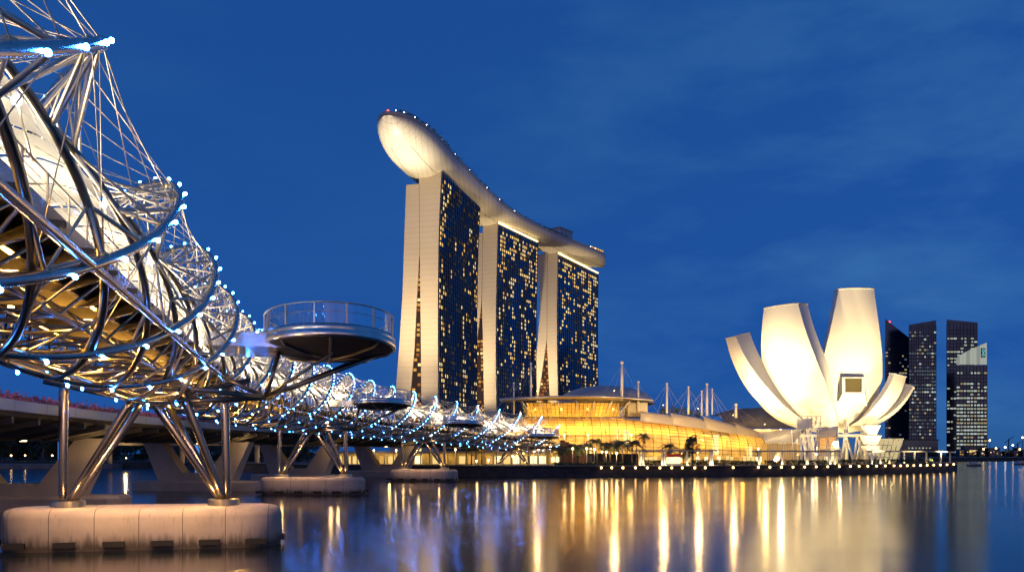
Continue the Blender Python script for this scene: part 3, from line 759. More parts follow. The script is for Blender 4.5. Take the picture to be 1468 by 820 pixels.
for kk in (9, 16): mb.tube([r[kk] - Vector((0, 0, .05)) for r in rows_b[6:]], .13, 5, False)
mb.build("hull_seams", M['steel_dark'], sp)
rs_ = random.Random(11); lm = MB()
for t in [.02 + .0085 * i for i in range(92)]:
    c, nn, w, dep, zt = hull(t); q = c - nn * (w * .93) + Vector((0, 0, zt + .9)); h = rs_.uniform(.3, 1.7)
    cl = MB()
    for _ in range(26):
        v = q + Vector((rs_.gauss(0, 1.2), rs_.gauss(0, 1.2), rs_.uniform(0, h))); s = rs_.uniform(.2, .5)
        a = Vector((rs_.uniform(-1, 1), rs_.uniform(-1, 1), rs_.uniform(-1, 1))).normalized(); b = a.orthogonal().normalized()
        cl.add([v - a * s, v + b * s, v + a * s, v - b * s], [(0, 1, 2, 3)])
    lm.v += [] ; o_ = len(lm.v); lm.v += cl.v; lm.f += [tuple(i + o_ for i in f) for f in cl.f]; lm.smooth += cl.smooth
struct(lm.build("rooftop_planting", M['leaf_d'], sp), 'stuff')
for t in (.012, .03, .06, .1, .17, .24, .31, .40, .47, .55, .9, .92, .94, .96):
    c, nn, w, dep, zt = hull(t); MB().ball(c - nn * (w * .96) + Vector((0, 0, zt + 1.4)), .2, 6, 4).build("deck_lamp", M['white_lamp'], sp)
c, nn, w, dep, zt = hull(.01); MB().ball(c + Vector((0, 0, zt + 1.5)), .7, 6, 4).build("beacon", M['red'], sp)
for t, sz in ((.83, (22, 16, 11)),):
    c, nn, w, dep, zt = hull(t); mb = MB(); mb.box(c + Vector((0, 0, zt + sz[2] / 2)), sz, R(55)); mb.box(c + Vector((0, 0, zt + sz[2] + .5)), (sz[0] + 1.5, sz[1] + 1.5, 1), R(55)); mb.build("service_block", M['roofmetal'], sp)
c, nn, w, dep, zt = hull(.93); tg = Vector((nn.y, -nn.x, 0))
mb = MB(); mb.box(c - nn * 10 + Vector((0, 0, zt + 1.5)), (26, 10, 2.2), math.atan2(tg.y, tg.x)); mb.build("terrace_pavilion", M['roofmetal'], sp)
for k in range(6): MB().box(c - nn * 15.1 + tg * (-10 + 4 * k) + Vector((0, 0, zt + 1.5)), (2.6, .3, 1.2), math.atan2(tg.y, tg.x)).build("pavilion_window", M['win'][0], sp)
# V struts carrying the hull on the towers
for TT in (TA, TB, TC):
    for a in (2, 30, 58):
        for u in (6, 14):
            q = TT['P'](u, a, 192); MB().tube([q, q + Vector((0, 0, 9)) + TT['n'] * 3], .5, 8).build("hull_prop", M['steel_dark'], sp)
# flood lights for the towers and the hull (projectors on the podium roof)
fl_pow = 0
def projector(loc, aim, power, cone, colr=(1.0, .74, .40), label=None, size=.8):
    t = thing("floodlight", label, "floodlight", loc, "architectural floodlights on the podium roofs")
    f = MB(); f.box((loc[0], loc[1], loc[2] + .3), (1.2, .8, .6)); f.build("housing", M['steel_dark'], t)
    lamp('SPOT', (loc[0], loc[1], loc[2] + 1.0), power, colr, t, aim=aim, size=size, cone=cone, blend=.9)
FL = "small floodlight housing on the mall roof aimed up at the hotel towers"
for TT, pw in ((TA, 1.0), (TB, 1.5), (TC, 1.6)):
    P_ = TT['P']
    for u, a, tu, tz, pp in ((4, -34, 5, 75, 75e3), (22, -34, 20, 75, 75e3), (6, -75, 6, 150, 520e3), (24, -70, 18, 140, 480e3)):
        l = P_(u, a, 27); projector(tuple(l), tuple(P_(tu, 0, tz)), pp * pw, 75, label=FL)
# prow lights: stand on tower roofs / podium, looking up at the hull
projector(tuple(TA['P'](14, -62, 27)), (-68, 516, 200), 1700e3, 30, (1.0, .84, .60), FL)
projector(tuple(TA['P'](2, -62, 27)), (-60, 540, 196), 500e3, 34, (1.0, .82, .55), FL)
for TT, u, a in ((TA, -14, 60), (TB, -14, 30), (TC, -14, 40), (TB, -14, -20)):
    l = TT['P'](u - 40, a - 20, 27); projector(tuple(l), tuple(TT['P'](-4, a + 6, 200)), 420e3, 34, (1.0, .72, .36), FL)
for TT in (TB,):
    for a in (4,):
        q = TT['P'](2, a - 5, 194.5); t = thing("floodlight", "amber floodlight on the roof edge of the middle hotel tower", "floodlight", tuple(q)); f = MB(); f.box(q, (1.2, .8, .6)); f.build("housing", M['steel_dark'], t)
        lamp('POINT', q + Vector((0, -2, 1)), 9000, (1.0, .60, .12), t, size=.5)

# ================================================================== LOTUS MUSEUM
mu = thing("lotus_museum", "white lotus-shaped museum of curved petals lit from below beside the promenade", "museum", (114, 290, 2.6))
MC = Vector((110.0, 290, 0)); ZB = 13.0
def petal(az, reach, ztop, wmax, wtip, beta, thick, nm="petal", wi_=.62, bulge=1.7, tipcut=0.0):
    D = Vector((math.cos(R(az)), math.sin(R(az)), 0)); S = Vector((-D.y, D.x, 0)); NT, NV = 26, 12
    Hh = ztop - ZB; B = R(beta); rin, rout, sideA, sideB = [], [], [], []
    for i in range(NT + 1):
        t = i / NT; a = t * B
        rho = reach * math.sin(a) / math.sin(min(B, math.pi / 2)); z = ZB + Hh * (1 - math.cos(a)) / (1 - math.cos(B))
        da = max(1e-3, B * .01); drho = reach * math.cos(a) / math.sin(min(B, math.pi / 2)); dzz = Hh * math.sin(a) / (1 - math.cos(B)); l = math.hypot(drho, dzz)
        N = D * (dzz / l) - Vector((0, 0, drho / l))      # outward normal in the petal plane
        # half width: lens that opens to wmax then narrows to wtip
        u = t
        w = table(((0, 2.0), (.12, 5.2), (.27, 7.6), (.4, 9.2), (.58, 10.1), (.70, 9.3), (.82, 7.9), (.92, 6.6), (1.0, 5.6)), u)[0] / 10.1 * wmax
        w *= 1 + (wtip / (wmax * .555) - 1) * u ** 3
        th = thick * (.25 + .75 * min(1, t * 1.6))
        c = MC + D * (2.0 + rho) + Vector((0, 0, z))
        ro = [c + S * (w * v) - N * (bulge * v * v * min(1, w / 6)) for v in [-1 + 2 * k / NV for k in range(NV + 1)]]
        wi = w * wi_
        ri = [c - N * th + S * (wi * v) for v in [-1 + 2 * k / NV for k in range(NV + 1)]]
        rout.append(ro); rin.append(ri)
    if tipcut:
        pass
    mb = MB(); mb.grid(rout); o = mb.build(nm, M['petal'], mu)
    mb = MB(); mb.grid(rin); mb.grid([[a[0], b[0]] for a, b in zip(rout, rin)], False, False); mb.grid([[a[-1], b[-1]] for a, b in zip(rout, rin)], False, False); i_ = mb.build("inner_face", M['white'], o)
    mb = MB(); tip = rout[-1] + rin[-1][::-1]; mb.add(tip, [tuple(range(len(tip)))]); mb.build("tip_skylight", M['facade'], o)
    fr = MB(); fr.tube(rout[-1] + rin[-1][::-1] + [rout[-1][0]], .28, 6); fr.build("tip_frame", M['white'], o)
    return D, S, rout
PET = {}
PET['c'] = petal(270, 17, 58.5, 10.2, 5.6, 84, 7.0, wi_=.9)
PET['b'] = petal(219, 32, 52.5, 10.6, 6.2, 84, 8.0, wi_=.9)
PET['a'] = petal(195, 38.5, 43.8, 6.2, 3.2, 74, 7.0, wi_=.6)
PET['d'] = petal(322, 20.0, 31.0, 9.2, 6.6, 74, 3.5, wi_=.8)
PET['e'] = petal(348, 22.5, 27.5, 7.2, 4.8, 66, 3.5)
for az, rc, zt in ((22, 20, 24), (55, 20, 23), (92, 20, 23), (128, 22, 24), (160, 24, 25)): petal(az, rc, zt, 6.0, 4.2, 66, 3.5)
# bowl skin closing the bottom between the petals
mb = MB(); rr = []
for q in range(9):
    a = R(90) * q / 8 * .62; rho = 1 + 11 * math.sin(a); z = ZB + .3 + 14 * (1 - math.cos(a)); rr.append([MC + Vector((rho * math.cos(2 * math.pi * k / 48), rho * math.sin(2 * math.pi * k / 48), z)) for k in range(48)])
mb.grid(rr, True); mb.build("bowl", M['petal'], mu)
# protruding gallery window on the tall petal
D, S, ro = PET['c']; q = ro[14][6]; wc = q + D * .3 + S * -.6
up = (ro[12][6] - ro[10][6]).normalized(); out = D
mb = MB(); f_ = [wc + D * 2.2 + S * (sx * 3.6) + Vector((0, 0, sz)) for sx, sz in ((-1, -3.0), (1, -3.0), (1, 2.4), (-1, 2.4))]
b_ = [q - D * 1.5 + S * (sx * 4.6) + Vector((0, 0, sz)) for sx, sz in ((-.9, -5.5), (1.2, -6.5), (1.0, 3.0), (-.9, 3.0))]
mb.add(f_ + b_, [(0, 1, 5, 4), (1, 2, 6, 5), (2, 3, 7, 6), (3, 0, 4, 7)])
fi = [wc + D * 2.2 + S * (sx * 2.7) + Vector((0, 0, sz)) for sx, sz in ((-1, -2.4), (1, -2.4), (1, 2.1), (-1, 2.1))]
mb.add(f_ + fi, [(0, 1, 5, 4), (1, 2, 6, 5), (2, 3, 7, 6), (3, 0, 4, 7)])
bay = mb.build("bay_window", M['petal'], mu)
mb = MB(); mb.add([v - D * .25 for v in fi], [(0, 1, 2, 3)]); mb.build("pane", mat("olive window glass", (.10, .085, .03), .2, 0, .6), bay)
# legs, lattice, ring
for k in range(10):
    a = R(36 * k + 10); b0 = MC + Vector((9 * math.cos(a), 9 * math.sin(a), 2.6)); b1 = MC + Vector((11 * math.cos(a + .1), 11 * math.sin(a + .1), ZB + 3.4))
    MB().tube([b0, b0.lerp(b1, .5), b1], [.75, .55, .75], 12).build("leg", M['white'], mu)
mb = MB()
for k in range(24):
    a0, a1 = 2 * math.pi * k / 24, 2 * math.pi * (k + .5) / 24
    for s, e in ((a0, a1), (2 * math.pi * (k + 1) / 24, a1)): mb.tube([MC + Vector((15 * math.cos(s), 15 * math.sin(s), 2.6)), MC + Vector((13.5 * math.cos(e), 13.5 * math.sin(e), ZB - 1.0))], .22, 6, False)
ringp = [MC + Vector((13.6 * math.cos(2 * math.pi * k / 48), 13.6 * math.sin(2 * math.pi * k / 48), ZB - 1.0)) for k in range(49)]
mb.tube(ringp, .4, 8, False); mb.build("diagrid", M['white'], mu)
# stepped service stair core at the right foot
s0 = Vector(W(1248, 650, 272)); s0.z = 2.6
for k, (z, hw_) in enumerate(((2.6, 1.5), (5.6, 2.1), (8.8, 2.5), (12.0, 2.2))):
    mb = MB(); b = [(s0.x - hw_ * .6, s0.y - 1.2), (s0.x + hw_ * .6, s0.y - 1.2), (s0.x + hw_ * .6, s0.y + 1.2), (s0.x - hw_ * .6, s0.y + 1.2)]; t_ = [(s0.x - hw_ * 1.15, s0.y - 1.7), (s0.x + hw_ * 1.15, s0.y - 1.7), (s0.x + hw_ * 1.15, s0.y + 1.7), (s0.x - hw_ * 1.15, s0.y + 1.7)]
    mb.grid([[(x, y, z) for x, y in b], [(x, y, z + 2.9) for x, y in t_]], True, False); mb.add([(x, y, z + 2.9) for x, y in t_], [(0, 1, 2, 3)]); mb.build("stair_core", M['white'], mu)
# lattice box on the left shoulder
lc = Vector(W(1160, 606, 268)); mb = MB()
for k in range(6):
    x = lc.x - 3.6 + 1.44 * k
    for z0, z1 in ((-2, 2),): mb.box((x, lc.y, lc.z), (.25, .25, 4.0))
    if k < 5:
        mb.tube([(x, lc.y, lc.z - 1.9), (x + 1.44, lc.y, lc.z)], .1, 5, False); mb.tube([(x, lc.y, lc.z + 1.9), (x + 1.44, lc.y, lc.z)], .1, 5, False)
for z in (-2, 0, 2): mb.box((lc.x, lc.y, lc.z + z), (7.6, .3, .25))
mb.build("lattice_screen", M['white'], mu); MB().box((lc.x, lc.y + 4.5, lc.z - .2), (5.0, 1.0, 3.4)).build("screen_core", M['white'], mu)
# museum floodlights round the pond
ML = "low floodlight in the planting under the lotus museum"
def mflood(px, Y, aim, pw, cone=80, c=(1.0, .80, .47), dz=.4):
    x = (px - 734) / FPX * Y; t = thing("floodlight", ML, "floodlight", (x, Y, 2.6), "floodlights round the museum"); f = MB(); f.box((x, Y, 2.6 + dz), (.7, .5, .5)); f.build("housing", M['steel_dark'], t)
    lamp('SPOT', (x, Y - .2, 3.3 + dz), pw, c, t, aim=aim, size=.5, cone=cone, blend=.9)
def pflood(az, rho, side, aim_rho, aim_z, pw, cone=70, c=(1.0, .74, .36)):
    D = Vector((math.cos(R(az)), math.sin(R(az)), 0)); S = Vector((-D.y, D.x, 0)); q = MC + D * rho + S * side; a = MC + D * aim_rho + S * side * .4
    t = thing("floodlight", ML, "floodlight", (q.x, q.y, 2.6), "floodlights round the museum"); f = MB(); f.box((q.x, q.y, 3.0), (.7, .5, .5)); f.build("housing", M['steel_dark'], t)
    lamp('SPOT', (q.x, q.y, 3.6), pw, c, t, aim=(a.x, a.y, aim_z), size=.5, cone=cone, blend=.9)
pflood(270, 44, 0, 17, 26, 129e3, 58); pflood(270, 46, -4, 18, 46, 157e3, 42); pflood(268, 28, -3, 12, 18, 20e3); pflood(272, 28, 4, 12, 18, 20e3)
pflood(219, 62, 0, 30, 28, 162e3, 46); pflood(221, 64, 3, 33, 42, 157e3, 34); pflood(226, 44, 0, 22, 20, 46e3, 60); pflood(216, 44, -2, 24, 22, 33e3, 60)
pflood(205, 60, -1, 34, 28, 102e3, 44); pflood(203, 46, -2, 24, 20, 41e3); pflood(312, 40, 0, 14, 22, 41e3); pflood(345, 38, 0, 18, 20, 41e3); pflood(300, 36, 2, 10, 18, 20e3)
lamp('POINT', MC + Vector((0, -2, 6)), 5000, (1.0, .72, .30), mu, size=1)
lamp('POINT', MC + Vector((-18, -14, 9)), 4000, (1.0, .72, .34), mu, size=1)

# entrance pavilion at the museum foot
ep = thing("entrance_pavilion", "glass entrance pavilion with sloping pale roof at the museum's left foot", "pavilion", (W(1140, 650, 262)[0], 262, 2.6))
a0, a1, a2 = W(1096, 632, 262), W(1150, 613, 262), W(1194, 611, 262)
xl, xm, xr = a0[0], W(1150, 0, 262)[0], a2[0]
mb = MB(); mb.add([(xl - 1, 258, 9.6), (xm, 258, 13.6), (xr - 4, 262, 13.6), (xl + 2, 276, 13.0), (xr - 4, 276, 14.0)], [(0, 1, 2, 4, 3)]); mb.add([(xl - 1, 258, 9.2), (xm - 4, 258, 9.2), (xm, 258, 13.5), (xl - 1, 258, 9.6)], [(0, 1, 2, 3)]); mb.build("roof", M['roofpale'], ep)
mb = MB(); mb.add([(xm - 4, 257.9, 2.6), (xr, 257.9, 2.6), (xr, 257.9, 14.3), (xm, 257.9, 13.4)], [(0, 1, 2, 3)]); mb.add([(xr, 257.9, 2.6), (xr, 276, 2.6), (xr, 276, 14.3), (xr, 257.9, 14.3)], [(0, 1, 2, 3)]); mb.build("glass_wall", glassy("pavilion glass", (.95, .97, 1), .86, .05), ep)
mb = MB()
for k in range(11):
    x = lerp(xm - 4, xr, k / 10); mb.tube([(x, 257.7, 2.6), (x + (1.0 if k % 2 else -.6), 257.7, 13.2)], .12, 5, False)
for z in (5.5, 8.5, 11.5): mb.box(((xm - 2 + xr) / 2, 257.7, z), (xr - xm + 1, .12, .12))
mb.build("mullions", M['white'], ep)
mb = MB(); mb.box(((xl + xm) / 2 - 1, 262, 5.8), (xm - xl - 2, 6, 6.2)); mb.build("glazed_base", M['shop'][2], ep)
mb = MB()
for k in range(18): mb.box((lerp(xl, xm - 3, k / 17), 258.8, 5.8), (.22, .25, 6.3))
mb.build("fins", M['roofpale'], ep)
q_ = Vector((xm - 9, 254.5, 13.2)); MB().ball(q_, .15, 6, 4).build('roof_lamp', M['warm'], ep); lamp('POINT', q_ + Vector((0, -.6, .8)), 4000, (1.0, .76, .42), ep, size=.3); lamp('SPOT', (lc.x, lc.y - 9, lc.z - 4.0), 2500, (1.0, .78, .45), ep, aim=lc, size=.3, cone=60)
lamp('POINT', ((xm + xr) / 2, 266, 7), 500, (1.0, .8, .45), ep, size=.6)
kx = Vector(W(1272, 640, 275)); lp = thing("lift_pavilion", "tilted glowing glass box behind the pergola, right of the museum", "pavilion", (kx.x, 275, 2.6))
mb = MB(); b = [(kx.x - 4.2, 273), (kx.x + 1.6, 273), (kx.x + 1.6, 277), (kx.x - 4.2, 277)]; t_ = [(kx.x - 1.6, 273), (kx.x + 4.2, 273), (kx.x + 4.2, 277), (kx.x - 1.6, 277)]
mb.grid([[(x, y, 2.6) for x, y in b], [(x, y, 10.8) for x, y in t_]], True, False); mb.add([(x, y, 10.8) for x, y in t_], [(0, 1, 2, 3)]); mb.build("glass_box", glow("lit panel glass", (1.0, .80, .40), .62), lp)
mb = MB()
for k in range(5): mb.tube([(kx.x - 4.2 + 1.45 * k, 272.85, 2.6), (kx.x - 1.6 + 1.45 * k, 272.85, 10.8)], .13, 5, False)
for k in range(5): mb.box((kx.x - 1.3 + k * .62 - 1.3 + .0, 272.85, 3.0 + 1.9 * k), (5.9, .14, .2))
mb.build("mullions", M['roofmetal'], lp)

# ================================================================== SHOPPING MALL (glass vaults, shell roofs, masts)
ml = thing("shopping_mall", "long golden glass-vaulted shopping mall with shell roofs and white masts behind the palms", "shopping mall", (45, 300, 2.6))
def mx(px, Y): return (px - 734) / FPX * Y
YF = 284.0
# lower vault: section sweeps back as it rises; front follows a gentle plan curve
def vfront(px): return YF + 3.0 * ((px - 860) / 200.0) ** 2 + (0 if px < 930 else (px - 930) * .07)
def vtop(px): return 18.8 if px < 905 else lerp(18.2, 12.0, ((px - 905) / 210.0) ** 1.3)
PX = [738 + 6.2 * i for i in range(62)]
SEC = [(0, 2.6), (-.4, 5.0), (-.5, 8.0), (-.2, 11.0), (.8, 13.5), (2.4, 15.6), (4.6, 17.2), (7.4, 18.3), (10.5, 18.8)]
def vpt(px, k):
    Y = vfront(px); y, z = SEC[k]; s = (vtop(px) - 2.6) / (18.8 - 2.6); return Vector((mx(px, Y), Y + y, 2.6 + (z - 2.6) * s))
mb = MB(); mb.grid([[vpt(px, k) for k in range(9)] for px in PX]); mb.build("vault_glass", M['vault'], ml)
mu_ = MB()
for i, px in enumerate(PX):
    if i % 2 == 0: mu_.tube([vpt(px, k) + Vector((0, -.12, 0)) for k in range(9)], .11, 4, False)
def vptf(px, f):
    k = min(7, int(f)); return vpt(px, k).lerp(vpt(px, k + 1), f - k)
for f in [x * .55 for x in range(1, 15)]: mu_.tube([vptf(px, f) + Vector((0, -.12, 0)) for px in PX[::2]], .075, 4, False)
mu_.build("mullions", M['mull'], ml)
# interior: rear wall, gallery floors, lit columns
mb = MB(); mb.grid([[Vector((mx(px, vfront(px)), vfront(px) + 12, 2.6)), Vector((mx(px, vfront(px)), vfront(px) + 12, vtop(px) - .6))] for px in PX], False, False); mb.build("rear_wall", M['interior'], ml)
for z in (7.2, 12.0):
    mb = MB(); rows = []
    for px in PX[1:]:
        if vtop(px) > z + 2.0: Y = vfront(px); rows.append([Vector((mx(px, Y), Y + 4.5, z)), Vector((mx(px, Y), Y + 11.8, z)), Vector((mx(px, Y), Y + 11.8, z + .5)), Vector((mx(px, Y), Y + 4.5, z + .5))])
    if len(rows) > 1: mb.grid(rows, True, False); mb.build("gallery_floor", M['interior'], ml)
rm = random.Random(21)
for i, px in enumerate(range(748, 1108, 24)):
    Y = vfront(px); x = mx(px, Y); h = vtop(px)
    lamp('AREA', (x, Y + 5.5, h - 2.6), 2700 * (h / 18) ** 1.5, (1.0, .60, .10), ml, aim=(x, Y + 8.5, 2), size=(5, 3))
    lamp('POINT', (x + 3, Y + 7, 8.0), 1350, (1.0, .60, .12), ml, size=.5); lamp('POINT', (x - 3, Y + 5, 4.6), 900, (1.0, .64, .16), ml, size=.4)
for px in list(range(752, 1100, 29)):
    Y = vfront(px) + 4.0; h = min(vtop(px) - 4, 14); f = MB(); f.box((mx(px, Y), Y, 2.6 + (h - 2.6) / 2), (.5, .5, h - 2.6)); f.build("interior_column", M['interior'], ml)
for px, z0, z1, w in ((886, 8, 14.5, .7), (896, 8.5, 14, .9), (900, 8.5, 14, .8), (1026, 5.5, 12.5, 2.0), (1075, 4.5, 8.5, 1.6)):
    Y = vfront(px) + 3.2; MB().box((mx(px, Y), Y, (z0 + z1) / 2), (w, .3, z1 - z0)).build("lit_screen", M['shop'][1], ml)
# ground-floor shops in the rear of the arcade : each a lit window
for i in range(60):
    px = 744 + 6.1 * i; Y = vfront(px) - 1.0; 
    if rm.random() < .8: MB().box((mx(px, Y), Y, 4.0), (1.1, .25, rm.uniform(1.6, 2.4))).build("shop_window", M['shop'][rm.choice((0, 0, 1, 2, 2))], ml)
# upper lantern block
YU = 294.0; xa, xb = mx(744, YU), mx(905, YU); NU = 26
def lant(f, g):   # f along 0..1, g up 0..1 ; walls lean outward
    x = lerp(xa + 2.2, xb - 2.2, f); x += (f - .5) * 2 * 1.8 * g; return Vector((x, YU - 1.6 * g + 3.0 * (2 * f - 1) ** 2, 18.9 + 4.9 * g))
mb = MB(); mb.grid([[lant(f / NU, g / 4) for g in range(5)] for f in range(NU + 1)]); mb.build("lantern_glass", M['vault'], ml)
mb = MB()
for f in range(NU + 1): mb.tube([lant(f / NU, g / 4) + Vector((0, -.1, 0)) for g in range(5)], .09, 4, False)
for g in (1, 2, 3): mb.tube([lant(f / NU, g / 4) + Vector((0, -.1, 0)) for f in range(NU + 1)], .07, 4, False)
mb.build("lantern_mullions", M['mull'], ml)
mb = MB(); mb.box(((xa + xb) / 2, YU + 9, 21.4), (xb - xa - 6, .4, 5)); mb.build("lantern_rear_wall", M['interior'], ml)
for k in range(5):
    x = lerp(xa + 4, xb - 4, k / 4); lamp('AREA', (x, YU + 4.2, 23.4), 950, (1.0, .58, .09), ml, aim=(x, YU + 6, 19), size=(5, 2))
for k in range(7):   # raking struts that carry the canopy
    f = (k + .5) / 7; b = lant(f, .05) + Vector((0, -.6, 0)); e = lant(f, 1) + Vector(((f - .5) * 5, -4.2, -.1)); MB().tube([b, e], .16, 8).build("raking_strut", M['white'], ml)
for k in range(4):
    p = lant(.12 + .25 * k, .5) + Vector((0, 1.2, 0)); MB().ball(p, .28, 8, 5).build("lantern_lamp", M['warm'], ml)
# flat canopy over the lantern, thin lens in plan
mb = MB(); top, bot = [], []
for i in range(29):
    f = i / 28; x = lerp(mx(716, 292), mx(936, 292), f); w = 7.5 * math.sin(math.pi * (.06 + .88 * f)) ** .6; arch = 1.0 * (1 - (2 * f - 1) ** 2)
    top.append([Vector((x, YU - w + 1, 24.2 + arch + .15)), Vector((x, YU + 3, 25.2 + arch)), Vector((x, YU + w + 6, 25.0 + arch))]); bot.append([Vector((x, YU - w + 1, 24.2 + arch - .15)), Vector((x, YU + 3, 24.3 + arch)), Vector((x, YU + w + 6, 24.2 + arch))])
mb.grid(top); mb.grid(bot); mb.grid([[a[0], b[0]] for a, b in zip(top, bot)], False, False); mb.build("canopy_roof", M['roofmetal'], ml)
# shell dome behind
def shell(cx, cy, z0, rx, ry, h, nm, m_, cut=.0, parent=ml):
    mb = MB(); rr = []
    for q in range(9):
        a = R(90) * q / 8; rr.append([Vector((cx + rx * math.cos(a) * math.cos(2 * math.pi * k / 40), cy + ry * math.cos(a) * math.sin(2 * math.pi * k / 40), z0 + h * math.sin(a))) for k in range(40)])
    mb.grid(rr, True); return mb.build(nm, m_, parent)
shell(mx(868, 320), 322, 24.5, 18.5, 20, 7.0, "dome_shell", M['roofmetal'])
shell(mx(722, 300), 306, 12.5, 8.5, 10, 6.6, "side_shell", M['roofmetal'])
# pale overlapping shell roofs over the right-hand vault
def roofshell(p0, p1, za, zb, back, nm):
    mb = MB(); rows = []
    for i in range(15):
        f = i / 14; px = lerp(p0, p1, f); Y = vfront(px); x = mx(px, Y); zt = lerp(za, zb, f)
        rows.append([Vector((x, Y + 2.6 + 1.6 * (1 - f), vtop(px) - 1.2)), Vector((x, Y + 4.2, lerp(vtop(px), zt, .45))), Vector((x, Y + 7.5, lerp(vtop(px), zt, .85))), Vector((x, Y + back, zt))])
    mb.grid(rows); lip = [r[0] for r in rows]; mb.tube(lip, .16, 6); mb.build(nm, M['roofpale'], ml)
roofshell(921, 968, 21.0, 19.6, 14, "shell_roof"); roofshell(966, 1016, 20.6, 18.6, 14, "shell_roof"); roofshell(1014, 1062, 19.8, 16.4, 14, "shell_roof"); roofshell(1060, 1112, 17.6, 12.8, 14, "shell_roof")
mb = MB(); mb.box((mx(912, 305), 306, 21.5), (7, 10, 5)); mb.build("plant_room", M['roofmetal'], ml)
# rear roofs toward the museum
mb = MB(); rows = []
for i in range(21):
    f = i / 20; x = lerp(mx(1030, 330), mx(1150, 330), f); rows.append([Vector((x, 322, 15.5)), Vector((x, 326, 19 + 4.5 * math.sin(math.pi * (.1 + .85 * f)))), Vector((x, 345, 19.5 + 4.8 * math.sin(math.pi * (.1 + .85 * f))))])
mb.grid(rows); mb.build("rear_roof", M['concrete_d'], ml)
mb = MB(); mb.box((mx(1092, 318), 320, 11.5), (24, 4, 7)); mb.build("rear_wall", M['interior'], ml)
for k in range(3): q_ = Vector((mx(1078 + 14 * k, 314), 316.5, 14.6)); MB().ball(q_, .15, 6, 4).build('roof_lamp', M['warm'], ml); lamp('POINT', q_ - Vector((0, .6, .3)), 900, (1.0, .62, .2), ml, size=.3)
for k in range(12): MB().box((mx(1060 + 6 * k, 317), 317.8, 10.5), (1.0, .2, 1.8)).build("rear_window", M['win'][2] if k % 3 else M['off'][0], ml)
# masts with stay cables
MASTS = [(736.6, 549, 592, .22), (761, 521, 570, .32), (891.5, 519.5, 572, .42), (915, 547.5, 588, .32), (956, 550, 590, .3), (987, 555, 592, .3), (1006, 561, 594, .25), (1013.5, 551, 594, .36), (1021, 558, 592, .2), (1055, 580, 597, .4)]
for px, ya, yb, r in MASTS:
    Y = 300.0 if px > 900 else 297.0; b = Vector(W(px, yb + 2, Y)); t = Vector(W(px, ya, Y))
    ms = MB(); ms.tube([b, b.lerp(t, .5), t], [r * 1.3, r * 1.2, r * .8], 10); ms.ball(t, r * 1.5, 8, 5); o = ms.build("mast", M['white'], ml)
    cb = MB()
    for dx, dy, dz in ((-8, 3, 0), (8, 3, 0), (-4, -4, 1), (5, 8, 0)): cb.tube([t - Vector((0, 0, .4)), Vector((b.x + dx, b.y + dy, b.z + dz - 1))], .035, 4, False)
    cb.build("stay_cable", M['steel_thin'], o)
# mast uplights (soft warm wash on mall roofs)
for px, Y, z, pw in ((880, 284, 26.8, 1500), (770, 286, 26.8, 700), (950, 283, 22, 1500), (1000, 286, 21, 1500), (1050, 290, 19, 1300), (1095, 292, 16, 900)):
    p = Vector((mx(px, Y), Y - 1, z)); MB().ball(p, .12, 6, 4).build("roof_lamp", M['warm'], ml); lamp('POINT', p + Vector((0, -1.0, 1.4)), pw * 3.2, (1.0, .62, .22), ml, size=.4)

# low arcade below the road bridge end, left of the mall
ar = thing("arcade_building", "low glowing waterfront arcade beneath the end of the road bridge", "arcade", (-25, 262, 2.6))
mb = MB(); mb.box((-24, 268, 6.4), (74, 8, .7)); mb.build("roof", M['concrete'], ar)
mb = MB(); mb.box((-24, 270, 4.3), (72, .5, 3.5)); mb.build("rear_wall", M['interior'], ar)
for k in range(26): MB().box((-59 + 2.8 * k, 263.6, 4.35), (.35, .35, 3.4)).build("column", M['roofpale'], ar)
for k in range(26):
    if rm.random() < .85: MB().box((-57.6 + 2.8 * k, 269.5, 4.0), (2.1, .3, 2.4)).build("window", M['shop'][rm.choice((0, 0, 2, 1))], ar)
for k in range(8): lamp('POINT', (-56 + 9 * k, 265, 5.6), 420, (1.0, .70, .22), ar, size=.4)
# curving ramp bridge over the arcade (warm-lit soffit)
rp = thing("approach_ramp", "pale curved viaduct ramp crossing above the glowing arcade", "viaduct", (-70, 280, 7))
mb = MB(); rows = []
for i in range(25):
    f = i / 24; x = lerp(-150, 22, f); y = 300 - 34 * math.sin(f * 1.5) ; z = 10.2 - 2.2 * f * f
    rows.append([Vector((x, y - 5, z - .3)), Vector((x, y - 3, z - 1.3)), Vector((x, y + 4, z - 1.3)), Vector((x, y + 5, z + .7)), Vector((x, y - 5, z + .7))])
mb.grid(rows, True, False); mb.build("ramp_girder", M['concrete'], rp)
for i in range(6): MB().tube([(-140 + 27 * i, 297 - 4.5 * i, 2.6), (-140 + 27 * i, 297 - 4.5 * i, 8.9)], .8, 12).build("pillar", M['concrete'], rp)
for i in range(5): p = Vector((-132 + 27 * i, 292 - 4.5 * i, 4.5)); MB().ball(p, .2, 6, 4).build("ramp_lamp", M['warm'], rp); lamp('POINT', p + Vector((0, -.5, .5)), 900, (1.0, .64, .26), rp, size=.4)

